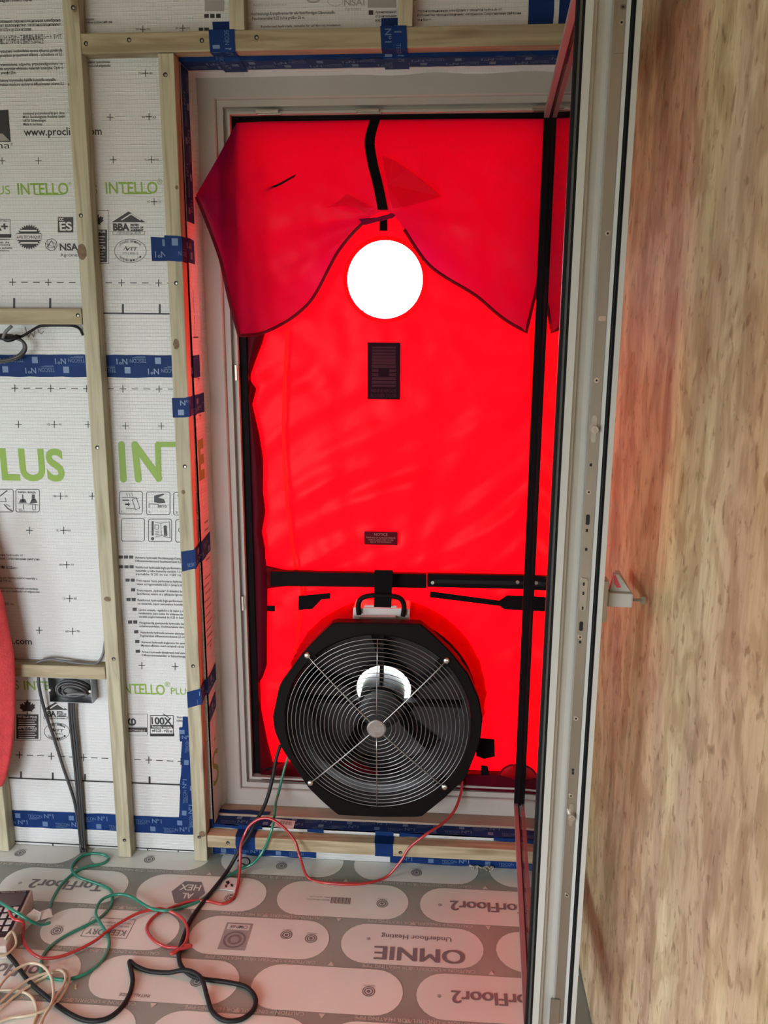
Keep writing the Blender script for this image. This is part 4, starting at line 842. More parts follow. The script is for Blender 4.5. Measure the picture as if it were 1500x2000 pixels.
# badge and notice
YB = PY + .012
def plate(name, x0, y0, x1, y1, m, t=.003):
    a, b = at(x0, y1, YB), at(x1, y0, YB); return MB().box(a.x, b.x, YB, YB + t, a.z, b.z).build(name, M[m], bp, bevel=.0012), a, b
bd, a, b = plate('badge', 717.5, 669, 782.5, 780, 'label')
g = MB(); W_ = b.x - a.x; H_ = b.z - a.z; yb = YB - .0005
def br(u0, v0, u1, v1): g.flat([(a.x + u0 * W_, yb, a.z + v0 * H_), (a.x + u1 * W_, yb, a.z + v0 * H_), (a.x + u1 * W_, yb, a.z + v1 * H_), (a.x + u0 * W_, yb, a.z + v1 * H_)])
for k in range(6): br(.14, .925 - .052 * k - .03 - .004 * k, .86, .925 - .052 * k + .003)
for v in (.555, .485, .415, .345, .28):
    if .38 < v < .52: br(.14, v, .34, v + .05); br(.66, v, .88, v + .05)
    else: br(.14, v, .87, v + .05)
br(.14, .225, .87, .262)
put_text(g, 'MINNEAPOLIS', lambda u, v: Vector((a.x + u, yb, a.z + v)), .12 * W_, .125 * H_, .76 * W_, .06 * H_, .01); put_text(g, 'BLOWER DOOR', lambda u, v: Vector((a.x + u, yb, a.z + v)), .11 * W_, .035 * H_, .78 * W_, .065 * H_, .01)
g.build('badge_print', M['label_ink'], bd, normals=False)
nd, a2, b2 = plate('notice_label', 711, 1039, 777, 1064, 'notice')
g = MB(); W2 = b2.x - a2.x; H2 = b2.z - a2.z
for s, u, v, w, h in (('NOTICE', .3, .70, .4, .19), ('PLACE END OF OUTDOOR PRESSURE', .07, .50, .86, .10), ('HOSE AT LEAST 5 FEET TO THE', .13, .34, .74, .10), ('SIDE OF THE FAN EXHAUST', .18, .18, .64, .10)):
    put_text(g, s, lambda uu, vv: Vector((a2.x + uu, yb, a2.z + vv)), u * W2, v * H2, w * W2, h * H2, .01)
g.build('notice_print', M['notice_ink'], nd, normals=False)
# crossbar, straps, hook-and-loop tabs
def pxbar(name, pts, y0, y1, m='web', bev=.0015): 
    P = [at(x, y, y0) for x, y in pts]; mb = MB(); mb.prism([(p.x, y0, p.z) for p in P], (0, y1 - y0, 0)); return mb.build(name, M[m], bp, bevel=bev)
pxbar('crossbar', [(528, 1145), (833, 1149), (833, 1122), (528, 1116)], .118, .140, 'alu_black', .002)
cb = pxbar('crossbar', [(834, 1147), (1180, 1155), (1180, 1127), (834, 1121)], .120, .139, 'alu_black', .002)
pxbar('crossbar_groove', [(848, 1139), (1170, 1146), (1170, 1138), (848, 1132)], .1185, .1198, 'rubber', 0)
for x, y in ((845, 1138), (1011, 1137)):
    c = at(x, y, .1175); MB().lathe([(.0005, -.002), (.005, -.002), (.006, .0)], (c.x, .1185, c.z), 12).build('rivet', M['nickel'], bp)
pxbar('hanging_strap', [(730, 1186), (764, 1187), (768, 1114), (731, 1113)], .062, .065)
pxbar('fabric_tab', [(582, 1192), (610, 1190), (628, 1171), (645, 1170), (645, 1158), (583, 1164)], .130, .133)
pxbar('fabric_tab', [(839, 1167), (976, 1184), (985, 1191), (1180, 1199), (1180, 1168), (990, 1163), (975, 1173), (840, 1155)], .128, .131)
pxbar('fabric_tab', [(521, 1194), (537, 1195), (537, 1183), (521, 1183)], .128, .131)
pxbar('fabric_tab', [(930, 1442), (966, 1445), (967, 1478), (945, 1483), (930, 1477)], .120, .126)
pxbar('fabric_tab', [(939, 1517), (956, 1517), (953, 1497), (939, 1495)], .120, .124)
# seam hem down the left side
def hemline(name, pts, w, y, m='hem', par=None):
    P = spline([at(x, yy, y) for x, yy in pts], 6); mb = MB(); vs = []
    for i, p in enumerate(P):
        t = (P[min(i + 1, len(P) - 1)] - P[max(i - 1, 0)]).normalized(); n = Vector((t.z, 0, -t.x)).normalized() if abs(t.x) + abs(t.z) > 0 else Vector((1, 0, 0))
        vs += [p - n * w / 2, p + n * w / 2]
    mb.add(vs, [(2 * i, 2 * i + 1, 2 * i + 3, 2 * i + 2) for i in range(len(P) - 1)]); return mb.build(name, M[m], par or bp)
hemline('side_hem', [(562, 645), (556, 740), (554, 850), (558, 950), (568, 1040), (578, 1110), (590, 1155), (583, 1230), (574, 1300)], .010, .150, 'sleeve')
hemline('side_hem', [(1039, 640), (1037, 800), (1034, 1000), (1030, 1110)], .009, .150, 'sleeve')
# dark spare fabric down the left edge, standing in for the frame's shade
def foldpanel(name, rows, y, th, m='fold', bulge=.006):
    mb = MB(); n = 6; F_ = []; B_ = []
    for (py, xl, xr) in rows:
        for k in range(n + 1):
            t = k / n; px = xl + (xr - xl) * t; yy = y - bulge * sin(pi * t) + .003 * noise.noise(Vector((px * .05, py * .02, 0)))
            F_.append(at(px, py, yy)); B_.append(at(px, py, yy) + Vector((0, th, 0)))
    m_ = len(F_); q = []
    for i in range(len(rows) - 1):
        for k in range(n): a = i * (n + 1) + k; q.append((a, a + 1, a + n + 2, a + n + 1))
    mb.add(F_ + B_, q + [tuple(reversed([v + m_ for v in f])) for f in q]); return mb.build(name, M[m], bp, smooth=True, normals=False)
foldpanel('side_shade_fold', [(640, 478, 520), (670, 478, 512), (700, 480, 500), (740, 480, 486), (760, 480, 500), (790, 481, 492), (850, 483, 506), (900, 484, 514), (960, 486, 513), (1000, 487, 518), (1040, 488, 511), (1075, 489, 518), (1105, 489, 517), (1118, 490, 575), (1142, 491, 582), (1150, 491, 522), (1230, 492, 521), (1300, 494, 521), (1325, 494, 512), (1345, 495, 498)], .147, .008)
foldpanel('side_shade_fold', [(645, 479, 516), (690, 480, 498), (740, 481, 485), (770, 482, 487), (850, 484, 503), (930, 487, 511), (1000, 489, 513), (1040, 490, 508), (1100, 491, 520), (1200, 494, 520), (1310, 496, 518), (1340, 497, 500)], .140, .004, 'hem')
foldpanel('side_shade_fold', [(1340, 494, 500), (1400, 496, 512), (1450, 497, 522), (1500, 496, 535), (1530, 494, 540), (1550, 500, 520)], .138, .008)
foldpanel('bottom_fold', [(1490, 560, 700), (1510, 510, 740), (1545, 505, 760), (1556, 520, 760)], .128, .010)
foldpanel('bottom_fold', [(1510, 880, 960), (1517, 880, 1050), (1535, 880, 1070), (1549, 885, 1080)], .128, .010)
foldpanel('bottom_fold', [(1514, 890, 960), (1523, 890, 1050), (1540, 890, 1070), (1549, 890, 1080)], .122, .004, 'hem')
mb = MB(); top = [(972, 1516), (985, 1500), (1002, 1494), (1020, 1499), (1040, 1510), (1052, 1525)]
foldpanel('bottom_fold', [(1494, 996, 1012), (1500, 985, 1030), (1510, 976, 1045), (1524, 972, 1060)], .124, .006, 'sleeve')
hemline('bottom_hem', top, .007, .119)
# elastic sleeve gathered around the fan
sv = MB(); seg = 120; vs = []; prof = [(.300, .174), (.304, .160), (.303, .140), (.296, .118), (.286, .100), (.272, .098), (.2575, .112), (.2555, .130)]
for i, (r, y) in enumerate(prof):
    for k in range(seg):
        a = 2 * pi * k / seg; w = .012 * i / 6 * noise.noise(Vector((cos(a) * 9, sin(a) * 9, i * .35))) + .005 * sin(a * 34 + 2 * noise.noise(Vector((cos(a) * 3, sin(a) * 3, 0)))) * (i > 1)
        lift = 1.0
        of = 1 - max(0, i - 3) / 4; w *= (i < 6); vs.append((FC.x + .012 * of + (r + w) * cos(a), y + w * .8, FC.z + .020 * of + (r + w) * sin(a) * lift))
sv.add(vs, [(i * seg + k, i * seg + (k + 1) % seg, (i + 1) * seg + (k + 1) % seg, (i + 1) * seg + k) for i in range(len(prof) - 1) for k in range(seg)])
sv.build('fan_sleeve', M['sleeve'], bp, smooth=True)
MB().lathe([(.276, .098), (.281, .094), (.284, .099), (.280, .104), (.276, .098)], (FC.x + .006, 0, FC.z + .010), 72).build('sleeve_elastic', M['hem'], bp, smooth=True)
# loose flap hanging from the top
TOP = [(383, 381), (425, 308), (462, 240), (520, 237), (600, 236), (680, 235), (745, 234), (830, 233), (920, 232), (1010, 232), (1090, 232), (1150, 233)]
BOT = [(384, 384), (430, 505), (467, 656), (540, 639), (607, 588), (663, 488), (722, 426), (768, 421), (838, 518), (930, 578), (1028, 650), (1062, 470)]
TY = [.045, .075, .122, .126, .127, .127, .127, .127, .127, .127, .128, .128]; BY = [.045, .040, .045, .075, .085, .090, .085, .085, .085, .080, .075, .095]
def polyl(P, n):
    o = []
    for a_, b_ in zip(P[:-1], P[1:]): o += [Vector(a_).lerp(Vector(b_), k / n) for k in range(n)]
    return o + [Vector(P[-1])]
def soft(P, Q, keep): return [p.lerp(q, .9 * min(1, min(abs(k - c) for c in keep) / 9)) for k, (p, q) in enumerate(zip(P, Q))]
t3 = [(x, y, d) for (x, y), d in zip(TOP, TY)]; b3 = [(x, y, d) for (x, y), d in zip(BOT, BY)]
TP = polyl(t3, 9); BPn = soft(polyl(b3, 9), spline(b3, 9), (18, 90))
NV = 36; vs = []; nu = len(TP)
pin = Vector((745, 418))
for i in range(nu):
    for j in range(NV + 1):
        t = j / NV; q = TP[i].lerp(BPn[i], t); px, py, y = q
        e = sin(pi * min(1, t)) ; d = Vector((px, py)) - pin; an = math.atan2(d.y, d.x); rr = d.length
        y += -.018 * e * (.5 + .5 * noise.noise(Vector((px * .006, py * .007, 2)))) 
        y += .020 * noise.noise(Vector((an * 3.2, rr * .004, 7))) * min(1, rr / 120) * min(1, t * 3) * math.exp(-rr / 330)
        y += .010 * noise.noise(Vector((px * .012, py * .014, 4))) * min(1, t * 4)
        y += .004 * noise.noise(Vector((px * .035, py * .03, 9))) * min(1, t * 4)
        p = at(px, py, min(y, .128)); vs.append(p)
fl_m = MB(); fl_m.add(vs, [(i * (NV + 1) + j, i * (NV + 1) + j + 1, (i + 1) * (NV + 1) + j + 1, (i + 1) * (NV + 1) + j) for i in range(nu - 1) for j in range(NV)])
flap = fl_m.build('top_flap', M['red_flap'], bp, smooth=True)
edge = [vs[i * (NV + 1) + NV] for i in range(nu)]
def hem3(pts, w, name, par):
    mb = MB(); vv = []
    for i, p in enumerate(pts):
        t = (pts[min(i + 1, len(pts) - 1)] - pts[max(i - 1, 0)]).normalized(); n = t.cross(Vector((0, -1, 0))).normalized()
        vv += [p + Vector((0, -.0015, 0)) - n * w * .5, p + Vector((0, -.0015, 0)) + n * w * .5]
    mb.add(vv, [(2 * i, 2 * i + 1, 2 * i + 3, 2 * i + 2) for i in range(len(pts) - 1)]); return mb.build(name, M['hem'], par)
hem3(edge[:53], .009, 'flap_hem', flap); hem3(edge[66:], .009, 'flap_hem', flap)
def flap_y(px, py):                          # nearest flap depth at a pixel
    best = min(range(len(vs)), key=lambda k: (vs[k] - at(px, py, vs[k].y)).length_squared); return vs[best].y
sp = spline([(733, 232, 0), (722, 275, 0), (728, 320, 0), (738, 360, 0), (748, 410, 0)], 6); mb = MB(); vv = []
for q in sp:
    y = flap_y(q[0], q[1]) - .004; vv += [at(q[0] - 10, q[1], y), at(q[0] + 10, q[1], y)]
mb.add(vv, [(2 * i, 2 * i + 1, 2 * i + 3, 2 * i + 2) for i in range(len(sp) - 1)]); mb.build('flap_strap', M['web'], flap)
pxbar('strap_end', [(740, 451), (757, 451), (757, 428), (741, 428)], .158, .161)
pxbar('flap_fold', [(700, 428), (735, 424), (765, 416), (772, 420), (768, 426), (742, 432), (712, 440)], .080, .083, 'red_flap', 0)
def flap_patch(pts):
    g = MB(); g.flat([at(x, yy, flap_y(x, yy) - .012) for x, yy in pts]); g.build('flap_fold', M['thin_fold'], flap)
flap_patch([(746, 304), (766, 311), (795, 330), (830, 355), (862, 384), (820, 396), (785, 405), (766, 408), (756, 360)])
flap_patch([(640, 405), (662, 392), (678, 379), (692, 385), (712, 396), (730, 408), (716, 417), (690, 404), (668, 402)])
for pts in ([(510, 383), (530, 364), (545, 358), (578, 340), (576, 345), (547, 362), (530, 369)],):
    y = flap_y(545, 360) - .004; g = MB(); g.flat([at(x, yy, y + .0) for x, yy in pts]); g.build('slit', M['label'], flap)

# ------------------------------------------------------------------ fan
fan = thing('blower_fan', (FC.x, .10, .153), 'black round blower fan with a wire guard set in the red panel', 'fan')
OUT = [(650.8, 1216), (738, 1217), (822, 1219), (850, 1243), (880, 1273), (915, 1317), (936, 1365), (943, 1405), (938, 1450), (910, 1520), (868, 1560), (822, 1597), (740, 1597), (660, 1593), (633, 1570), (604, 1542), (552, 1467), (536, 1430), (532, 1401), (545, 1340), (589, 1278), (620, 1245)]
OP = [at(x, y, -.004) for x, y in OUT]
ang = sorted((math.atan2(p.z - FC.z, p.x - FC.x), p) for p in OP)
def outr(a):
    n = len(ang)
    for k in range(n):
        a0, p0 = ang[k]; a1, p1 = ang[(k + 1) % n]
        if k == n - 1: a1 += 2 * pi
        aa = a if a >= ang[0][0] else a + 2 * pi
        if a0 <= aa <= a1 + 1e-9:
            d = Vector((cos(a), sin(a))); e = Vector((p1.x - p0.x, p1.z - p0.z)); o = Vector((p0.x - FC.x, p0.z - FC.z)); den = d.x * e.y - d.y * e.x
            return (o.x * e.y - o.y * e.x) / den
    return .3
seg = 128; RI = .268; vs = []
for k in range(seg):
    a = -pi + 2 * pi * (k + .5) / seg; ro = outr(a); C2 = lambda r, y: (FC.x + r * cos(a), y, FC.z + r * sin(a))
    vs += [C2(RI, .002), C2(RI + .006, -.004), C2(ro - .004, -.004), C2(ro, .0), C2(ro, .030), C2(RI, .034)]
MB().add(vs, [(6 * k + i, 6 * k + (i + 1) % 6, 6 * ((k + 1) % seg) + (i + 1) % 6, 6 * ((k + 1) % seg) + i) for k in range(seg) for i in range(6)]).build('inlet_flange', M['plastic'], fan)
MB().lathe([(.2675, .004), (.262, .018), (.252, .045), (.246, .08), (.244, .20), (.240, .214), (.090, .224), (.086, .226), (.086, .232), (.25, .232), (.256, .20), (.256, .07), (.262, .034)], (FC.x, 0, FC.z), 72).build('housing', M['bowl'], fan, smooth=False)
MB().lathe([(.0005, .075), (.045, .075), (.062, .082), (.068, .095), (.068, .215), (.0005, .215)], (FC.x, 0, FC.z), 40).build('motor', M['rating'], fan)
for a in (0, 90, 180):
    d = Vector((cos(radians(a)), 0, sin(radians(a)))); n = Vector((-d.z, 0, d.x)); c = Vector((FC.x, .125, FC.z)); mb = MB()
    mb.hexa([c + d * .06 - n * .006, c + d * .249 - n * .006, c + d * .249 - n * .006 + Vector((0, .03, 0)), c + d * .06 - n * .006 + Vector((0, .03, 0))], [c + d * .06 + n * .006, c + d * .249 + n * .006, c + d * .249 + n * .006 + Vector((0, .03, 0)), c + d * .06 + n * .006 + Vector((0, .03, 0))])
    mb.build('motor_strut', M['plastic'], fan)
for k in range(5):
    a0 = 2 * pi * k / 5 + .35; vs = []
    for i in range(7):
        r = .100 + .136 * i / 6; tw = radians(38 - 14 * i / 6); half = .030 + .012 * i / 6; aa = a0 + .10 * i / 6
        d = Vector((cos(aa), 0, sin(aa))); n = Vector((-sin(aa), 0, cos(aa))); e = n * cos(tw) + Vector((0, 1, 0)) * sin(tw)
        c = Vector((FC.x, .188, FC.z)) + d * r
        for w in (-1, -.4, .4, 1): vs.append(c + e * half * w * .55)
    MB().add(vs, [(4 * i + j, 4 * i + j + 1, 4 * i + j + 5, 4 * i + j + 4) for i in range(6) for j in range(3)]).build('fan_blade', M['plastic'], fan)
MB().lathe([(.090, .200), (.098, .196), (.106, .200)], (FC.x, 0, FC.z), 40).build('blade_ring', M['plastic'], fan)
# wire guard
def gy(r): return -.008 - .022 * (1 - (r / .275) ** 2)
gm = MB()
CO = [at(600, 1281, -.01), at(872, 1291, -.01), at(868, 1538, -.01), at(606, 1530, -.01)]
GC = Vector((FC.x - .002, gy(0), FC.z - .002))
for c in CO: 
    P = [GC.lerp(Vector((c.x, 0, c.z)), t) for t in [k / 10 for k in range(11)]]
    P = [Vector((p.x, gy(min(.275, sqrt((p.x - FC.x) ** 2 + (p.z - FC.z) ** 2))) - .003, p.z)) for p in P]; P[-1].y = -.006; gm.tube(P, .0019, 6)
for a in (90, -90): gm.tube([Vector((GC.x, gy(r) - .002, GC.z + r * sin(radians(a)))) for r in (.02, .08, .14, .2, .262)], .0016, 6)
guard = gm.build('wire_guard', M['spokewire'], fan, smooth=True)
NR = 19
for k in range(NR):
    r = .043 + (.262 - .043) * k / (NR - 1); n = 72
    MB().tube([(GC.x + r * cos(2 * pi * i / n), gy(r), GC.z + r * sin(2 * pi * i / n)) for i in range(n)], .0011, 5, True).build('guard_ring', M['chrome'], guard, smooth=True)
MB().lathe([(.0005, -.007), (.024, -.007), (.0275, -.005), (.0285, .0), (.026, .004), (.0005, .004)], (GC.x, gy(0) - .002, GC.z), 32).build('guard_hub', M['hub'], guard)
for c in CO:
    MB().lathe([(.0005, -.006), (.006, -.006), (.009, -.003), (.0095, .0), (.0095, .006)], (c.x, -.007, c.z), 16).build('guard_bolt', M['bright'], fan, smooth=True)
    d = (Vector((FC.x, 0, FC.z)) - Vector((c.x, 0, c.z))).normalized(); n = Vector((d.z, 0, -d.x)); q = Vector((c.x, -.0045, c.z))
    MB().prism([q - d * .012 - n * .012, q - d * .012 + n * .012, q + d * .030 + n * .016, q + d * .030 - n * .016], (0, .010, 0)).build('guard_lug', M['plastic'], fan)
# control box and carrying handle on top
def fbox(name, pts, y0, y1, m, bev=.004):
    mb = MB(); mb.prism([Vector((p.x, y0, p.z)) for p in (at(x, y, y0) for x, y in pts)], (0, y1 - y0, 0)); return mb.build(name, M[m], fan, bevel=bev)
fbox('control_box', [(688, 1222), (800, 1224), (800, 1189), (690, 1187)], .070, .150, 'whitebox')
fbox('box_cover', [(699, 1222), (775, 1222), (773, 1204), (702, 1204)], .058, .070, 'pcover', .003)
fbox('box_lid', [(700, 1206), (779, 1207), (775, 1183), (713, 1182)], .076, .094, 'whitebox', .004)
hp = spline([at(x, y, .060) for x, y in ((701, 1200), (700, 1180), (707, 1168), (725, 1163), (745, 1163), (766, 1164), (782, 1169), (789, 1182), (787, 1203))], 5)
MB().tube(hp, .0075, 10).build('carrying_handle', M['plastic'], fan, smooth=True)

# ------------------------------------------------------------------ hoses and cables
def hose(name, label, cat, pts, r, m, seg=8, n=7):
    o = MB().tube(spline(pts, n), r, seg).build(name, M[m], None, smooth=True); return tag(o, label, cat)
def c7(L, z): return [atz(x * 700 / 1500, 1580 + y * 700 / 1500, z) for x, y in L]
def r7(L, z): return [atz(x * 350 / 1500, 1600 + y * 400 / 1714.3, z) for x, y in L]
def lift(pts, lo, hi=None):
    out = []
    for k, p in enumerate(pts): out.append(p)
    return out
rg = .0042
G = r7([(405, 812), (418, 740), (450, 650), (520, 540), (620, 450), (720, 400), (860, 370), (908, 330), (880, 300), (780, 285), (680, 310), (610, 380), (605, 430), (650, 480), (760, 520), (880, 565), (935, 610)], rg)
G += r7([(938, 690), (900, 765), (830, 830), (700, 900), (560, 970), (440, 1050), (362, 1140), (345, 1215), (352, 1290), (440, 1332), (560, 1340), (700, 1300), (820, 1220), (890, 1130), (915, 1030), (890, 950)], rg * 1.2)
G += r7([(840, 870), (802, 790), (830, 700), (895, 650), (1000, 628), (1100, 650), (1200, 712), (1280, 752), (1400, 765)], rg * 3)
G += c7([(760, 412), (850, 375), (930, 300)], rg) + [atz(1000 * .46667, 1580 + 255 * .46667, .012), at(494, 1686, -.075), at(515, 1660, -.058), at(531, 1620, -.050), at(536, 1592, -.02), at(539, 1567, .02), at(545, 1545, .06), at(556, 1500, .09), at(566, 1470, .10)]
hose('pressure_tube', 'green pressure tube looping over the floor and up to the fan', 'tube', G, rg, 'tube_green')
hose('pressure_tube', 'short green tube end lying across the gauge', 'tube', [atz(-20, 1752, .075), atz(0, 1762, .072), atz(40, 1787, .068), atz(62, 1800, .045), atz(80, 1806, .02), atz(98, 1802, .012)], rg, 'tube_green')
rr_ = .0042
Rd = [atz(18, 1778, .064), atz(26, 1794, .062), atz(44, 1800, .055), atz(46, 1812, .03)] + r7([(192, 1000), (230, 1080), (300, 1140), (380, 1165), (520, 1145), (680, 1080), (800, 1015), (900, 935), (1000, 870), (1150, 790), (1300, 752)], rr_ * 2.2)
Rd += c7([(690, 420), (760, 455), (785, 505), (775, 560), (735, 600), (716, 604), (745, 590), (790, 577), (799, 572), (780, 572)], rr_ * 2.4) + c7([(740, 580), (690, 575), (640, 545), (614, 500), (640, 455), (700, 420), (800, 385), (870, 386), (930, 397), (975, 375), (995, 320)], rr_)
Rd += [at(469, 1690, -.10), at(470, 1655, -.075), at(477, 1632, -.055), at(488, 1612, -.045), at(508, 1599, -.040), at(530, 1600, -.042), at(556, 1618, -.050), at(577, 1645, -.062), at(586, 1675, -.085)] + c7([(1290, 287), (1370, 310), (1500, 312)], rr_)
Rd += [atz(600 + x * .46667, 1580 + y * .46667, rr_) for x, y in ((90, 310), (180, 316), (260, 308), (330, 285))] + [at(782, 1683, -.06), at(800, 1655, -.05), at(833, 1629, -.042), at(866, 1607, .0), at(888, 1582, .04), at(900, 1550, .085), at(903, 1525, .105)]
hose('pressure_tube', 'red pressure tube looping over the floor to the right side of the fan', 'tube', Rd, rr_, 'tube_red')
rb = .0056
B = [at(548, 1455, .06), at(540, 1480, .045), at(530, 1530, .02), at(518, 1570, -.005), at(500, 1605, -.035), at(487, 1630, -.055), at(468, 1660, -.075), at(448, 1695, -.10)] + c7([(930, 290)], .018) + c7([(850, 390), (800, 460), (770, 530), (750, 600), (755, 650), (790, 690), (840, 710), (950, 725), (1030, 745), (1068, 790), (1060, 840), (1010, 880), (940, 885), (890, 850), (868, 790)], rb) + c7([(848, 720), (818, 688), (770, 675)], rb * 3) + c7([(700, 685), (620, 678), (568, 657), (543, 637), (547, 668), (555, 720), (540, 780), (500, 840), (440, 880), (360, 885), (280, 850), (200, 790), (120, 720), (60, 640)], rb * 1.0) + c7([(0, 570), (-40, 510)], .014)
hose('power_cable', 'thick black power cable trailing from the fan across the floor', 'cable', B, rb, 'cable')
def c6(L, z): return [atz(x * .2, 1850 + y * .2, z) for x, y in L]
rt = .0037
CT = c6([(-60, 520), (0, 380), (90, 270), (200, 190), (300, 155), (390, 170), (460, 225), (505, 310), (520, 400), (520, 480), (500, 560), (440, 660), (380, 770)], .020) + c6([(300, 860), (330, 740), (360, 650), (340, 540), (290, 470), (200, 430), (80, 415), (-40, 440)], rt)
CT += c6([(-120, 560), (-60, 580), (0, 540), (120, 430), (260, 330), (400, 270), (500, 240), (580, 220), (645, 235), (675, 285), (665, 360), (620, 450), (560, 530)], .010) + c6([(480, 590), (380, 640), (250, 670), (100, 690), (-60, 740), (-120, 700), (-60, 640), (20, 590), (130, 490), (270, 390), (420, 300)], rt * 1.5) + c6([(560, 225), (625, 250), (640, 310), (610, 390), (560, 460), (500, 560), (440, 650), (400, 760), (370, 860)], .016)
hose('clear_tubing_coil', 'coil of pale cream tubing at the lower left corner of the floor', 'tubing', CT, rt, 'tube_clear')
# cables on the wall
hose('wall_cable', 'single dark cable dropping from the lower noggin to the floor', 'cable', [at(75, 1322, -.022), at(77, 1345, -.026), at(88, 1390, -.018), at(105, 1440, -.012), at(124, 1500, -.010), at(144, 1560, -.010), at(153, 1610, -.010), at(158, 1648, -.008), atz(160, 1662, .003)], .0046, 'grey_cable')
for k, nm in enumerate(('left', 'middle', 'right')):
    hose('wall_cable', '%s one of three dark cables hanging below the socket box' % nm, 'cable', [at(135 + 4.6 * k, 1365, -.016), at(136 + 4.6 * k, 1400, -.014), at(142 + 4.8 * k, 1460, -.012), at(150 + 4.4 * k, 1540, -.010), at(154 + 4.4 * k, 1600, -.010), at(157 + 4.6 * k, 1650, -.008), atz(158 + 5 * k, 1663, .003)], .0040, 'grey_cable')
hose('wall_cable', 'light grey cable lying along the top of the lower noggin', 'cable', [at(72, 1294, -.028), at(82, 1290, -.024), at(100, 1288, -.022), at(125, 1291, -.022), at(150, 1295, -.022), at(178, 1297, -.020), at(192, 1293, -.014), at(201, 1278, -.008), at(204, 1262, -.006), at(206, 1245, -.006)], .0038, 'ltgrey_cable')
hose('wall_cable', 'dark cable running under the upper noggin to the cable coil', 'cable', [at(162, 655, -.006), at(156, 643, -.010), at(145, 637, -.016), at(120, 635.5, -.020), at(88, 636, -.024), at(75, 638, -.026), at(58, 648, -.032), at(42, 657, -.036), at(30, 655, -.040)], .0036, 'cable')
coil = thing('cable_coil', tuple(at(5, 705, -.05)), 'tied coil of dark cable hanging under the upper noggin', 'cable coil')
for k, (cx, cy, rx, ry, yy) in enumerate(((5, 682, 46, 26, -.034), (4, 679, 43, 26, -.042), (3, 681, 47, 24, -.050))):
    MB().tube([at(cx + rx * cos(2 * pi * i / 40 + .3), cy + ry * sin(2 * pi * i / 40 + .3) - 3 * cos(2 * pi * i / 40), yy) for i in range(40)], .0036, 7, True).build('cable_loop', M['grey_cable'], coil, smooth=True)
MB().tube(spline([at(-8, 657, -.058), at(5, 660, -.062), at(14, 664, -.062), at(24, 662, -.060), at(34, 657, -.052)], 5), .006, 8).build('cable_wrap', M['cable'], coil, smooth=True)
MB().tube(spline([at(6, 660, -.066), at(10, 650, -.070), at(16, 643, -.072), at(23, 637, -.072)], 5), .0042, 8).build('cable_end', M['ltgrey_cable'], coil, smooth=True)
# socket box
q0, q1 = at(97, 1371, -.040), at(177, 1326, -.040); q2, q3 = q0.x, q1.x
jb = thing('socket_box', ((q0.x + q1.x) / 2, -.02, q0.z), 'galvanised socket box stuffed with coiled cable under the lower noggin', 'socket box')
x0, x1, z0, z1 = q0.x, q1.x, q0.z, q1.z + .0
mb = MB(); mb.box(x0, x1, -.003, -.0005, z0, z1); mb.build('back_plate', M['boxsteel'], jb)
for (a, b, c, d) in ((x0, x0 + .0015, z0, z1), (x1 - .0015, x1, z0, z1), (x0, x1, z0, z0 + .0015), (x0, x1, z1 - .0015, z1)): MB().box(a, b, -.040, -.003, c, d).build('side_plate', M['boxsteel'], jb)
cx, cz = (x0 + x1) / 2 + .004, (z0 + z1) / 2
for k, (rx, rz, dx, y) in enumerate(((.050, .026, 0, -.030), (.045, .021, .003, -.038), (.034, .016, .010, -.044), (.046, .024, .002, -.020))):
    MB().tube([(cx + dx + rx * cos(2 * pi * i / 32), y - .004 * sin(2 * pi * i / 16), cz + rz * sin(2 * pi * i / 32)) for i in range(32)], .0042, 7, True).build('cable_loop', M['grey_cable'], jb, smooth=True)
MB().tube(spline([(cx - .02, -.046, cz - .014), (cx + .01, -.048, cz - .006), (cx + .04, -.046, cz - .007), (cx + .047, -.042, cz - .012)], 5), .0045, 8).build('cable_end', M['ltgrey_cable'], jb, smooth=True)
for s in (x0 + .004, x1 - .004): MB().lathe([(.0005, -.001), (.004, -.001), (.004, .006)], (s, -.042, cz), 12).build('fixing_screw', M['bright'], jb)

# ------------------------------------------------------------------ small things on the floor and sill
gz = .052
g0 = atz(64, 1737, gz); g1 = atz(12, 1848, gz * .75); ax = (g0 - g1); ax.z = 0; gl = ax.length; ay = ax.normalized(); axx = Vector((ay.y, -ay.x, 0))
gauge = thing('pressure_gauge', (g1.x, g1.y, 0), 'handheld digital pressure gauge with keypad lying on the floor', 'gauge')
def gp(u, v, h): return Vector((g1.x, g1.y, 0)) + ay * u - axx * v + Vector((0, 0, h))   # u towards the wall, v to the left, h up
hh = lambda u: gz * .75 + (gz * .25) * u / gl
W = .125
mb = MB().hexa([gp(0, 0, .001), gp(gl, 0, .001), gp(gl, W, .001), gp(0, W, .001)], [gp(0, 0, hh(0)), gp(gl, 0, hh(gl)), gp(gl, W, hh(gl)), gp(0, W, hh(0))]); mb.build('casing', M['gauge'], gauge, bevel=.004)
def gq(name, u0, u1, v0, v1, m, t=.0008, par=gauge, base=0.0, bev=0):
    mb = MB().hexa([gp(u0, v0, hh(u0) + base), gp(u1, v0, hh(u1) + base), gp(u1, v1, hh(u1) + base), gp(u0, v1, hh(u0) + base)], [gp(u0, v0, hh(u0) + base + t), gp(u1, v0, hh(u1) + base + t), gp(u1, v1, hh(u1) + base + t), gp(u0, v1, hh(u0) + base + t)]); return mb.build(name, M[m], par, bevel=bev)
face = gq('face_plate', .03, gl - .004, .006, W - .006, 'gauge_face')
gq('display', gl * .70, gl * .93, .012, W - .012, 'lcd', .0008, gauge, .0009)
for i in range(4):
    for j in range(5): gq('key', gl * (.25 + .115 * i), gl * (.25 + .115 * i) + gl * .07, .014 + .021 * j, .014 + .021 * j + .014, 'key', .002, gauge, .0009)
g = MB()
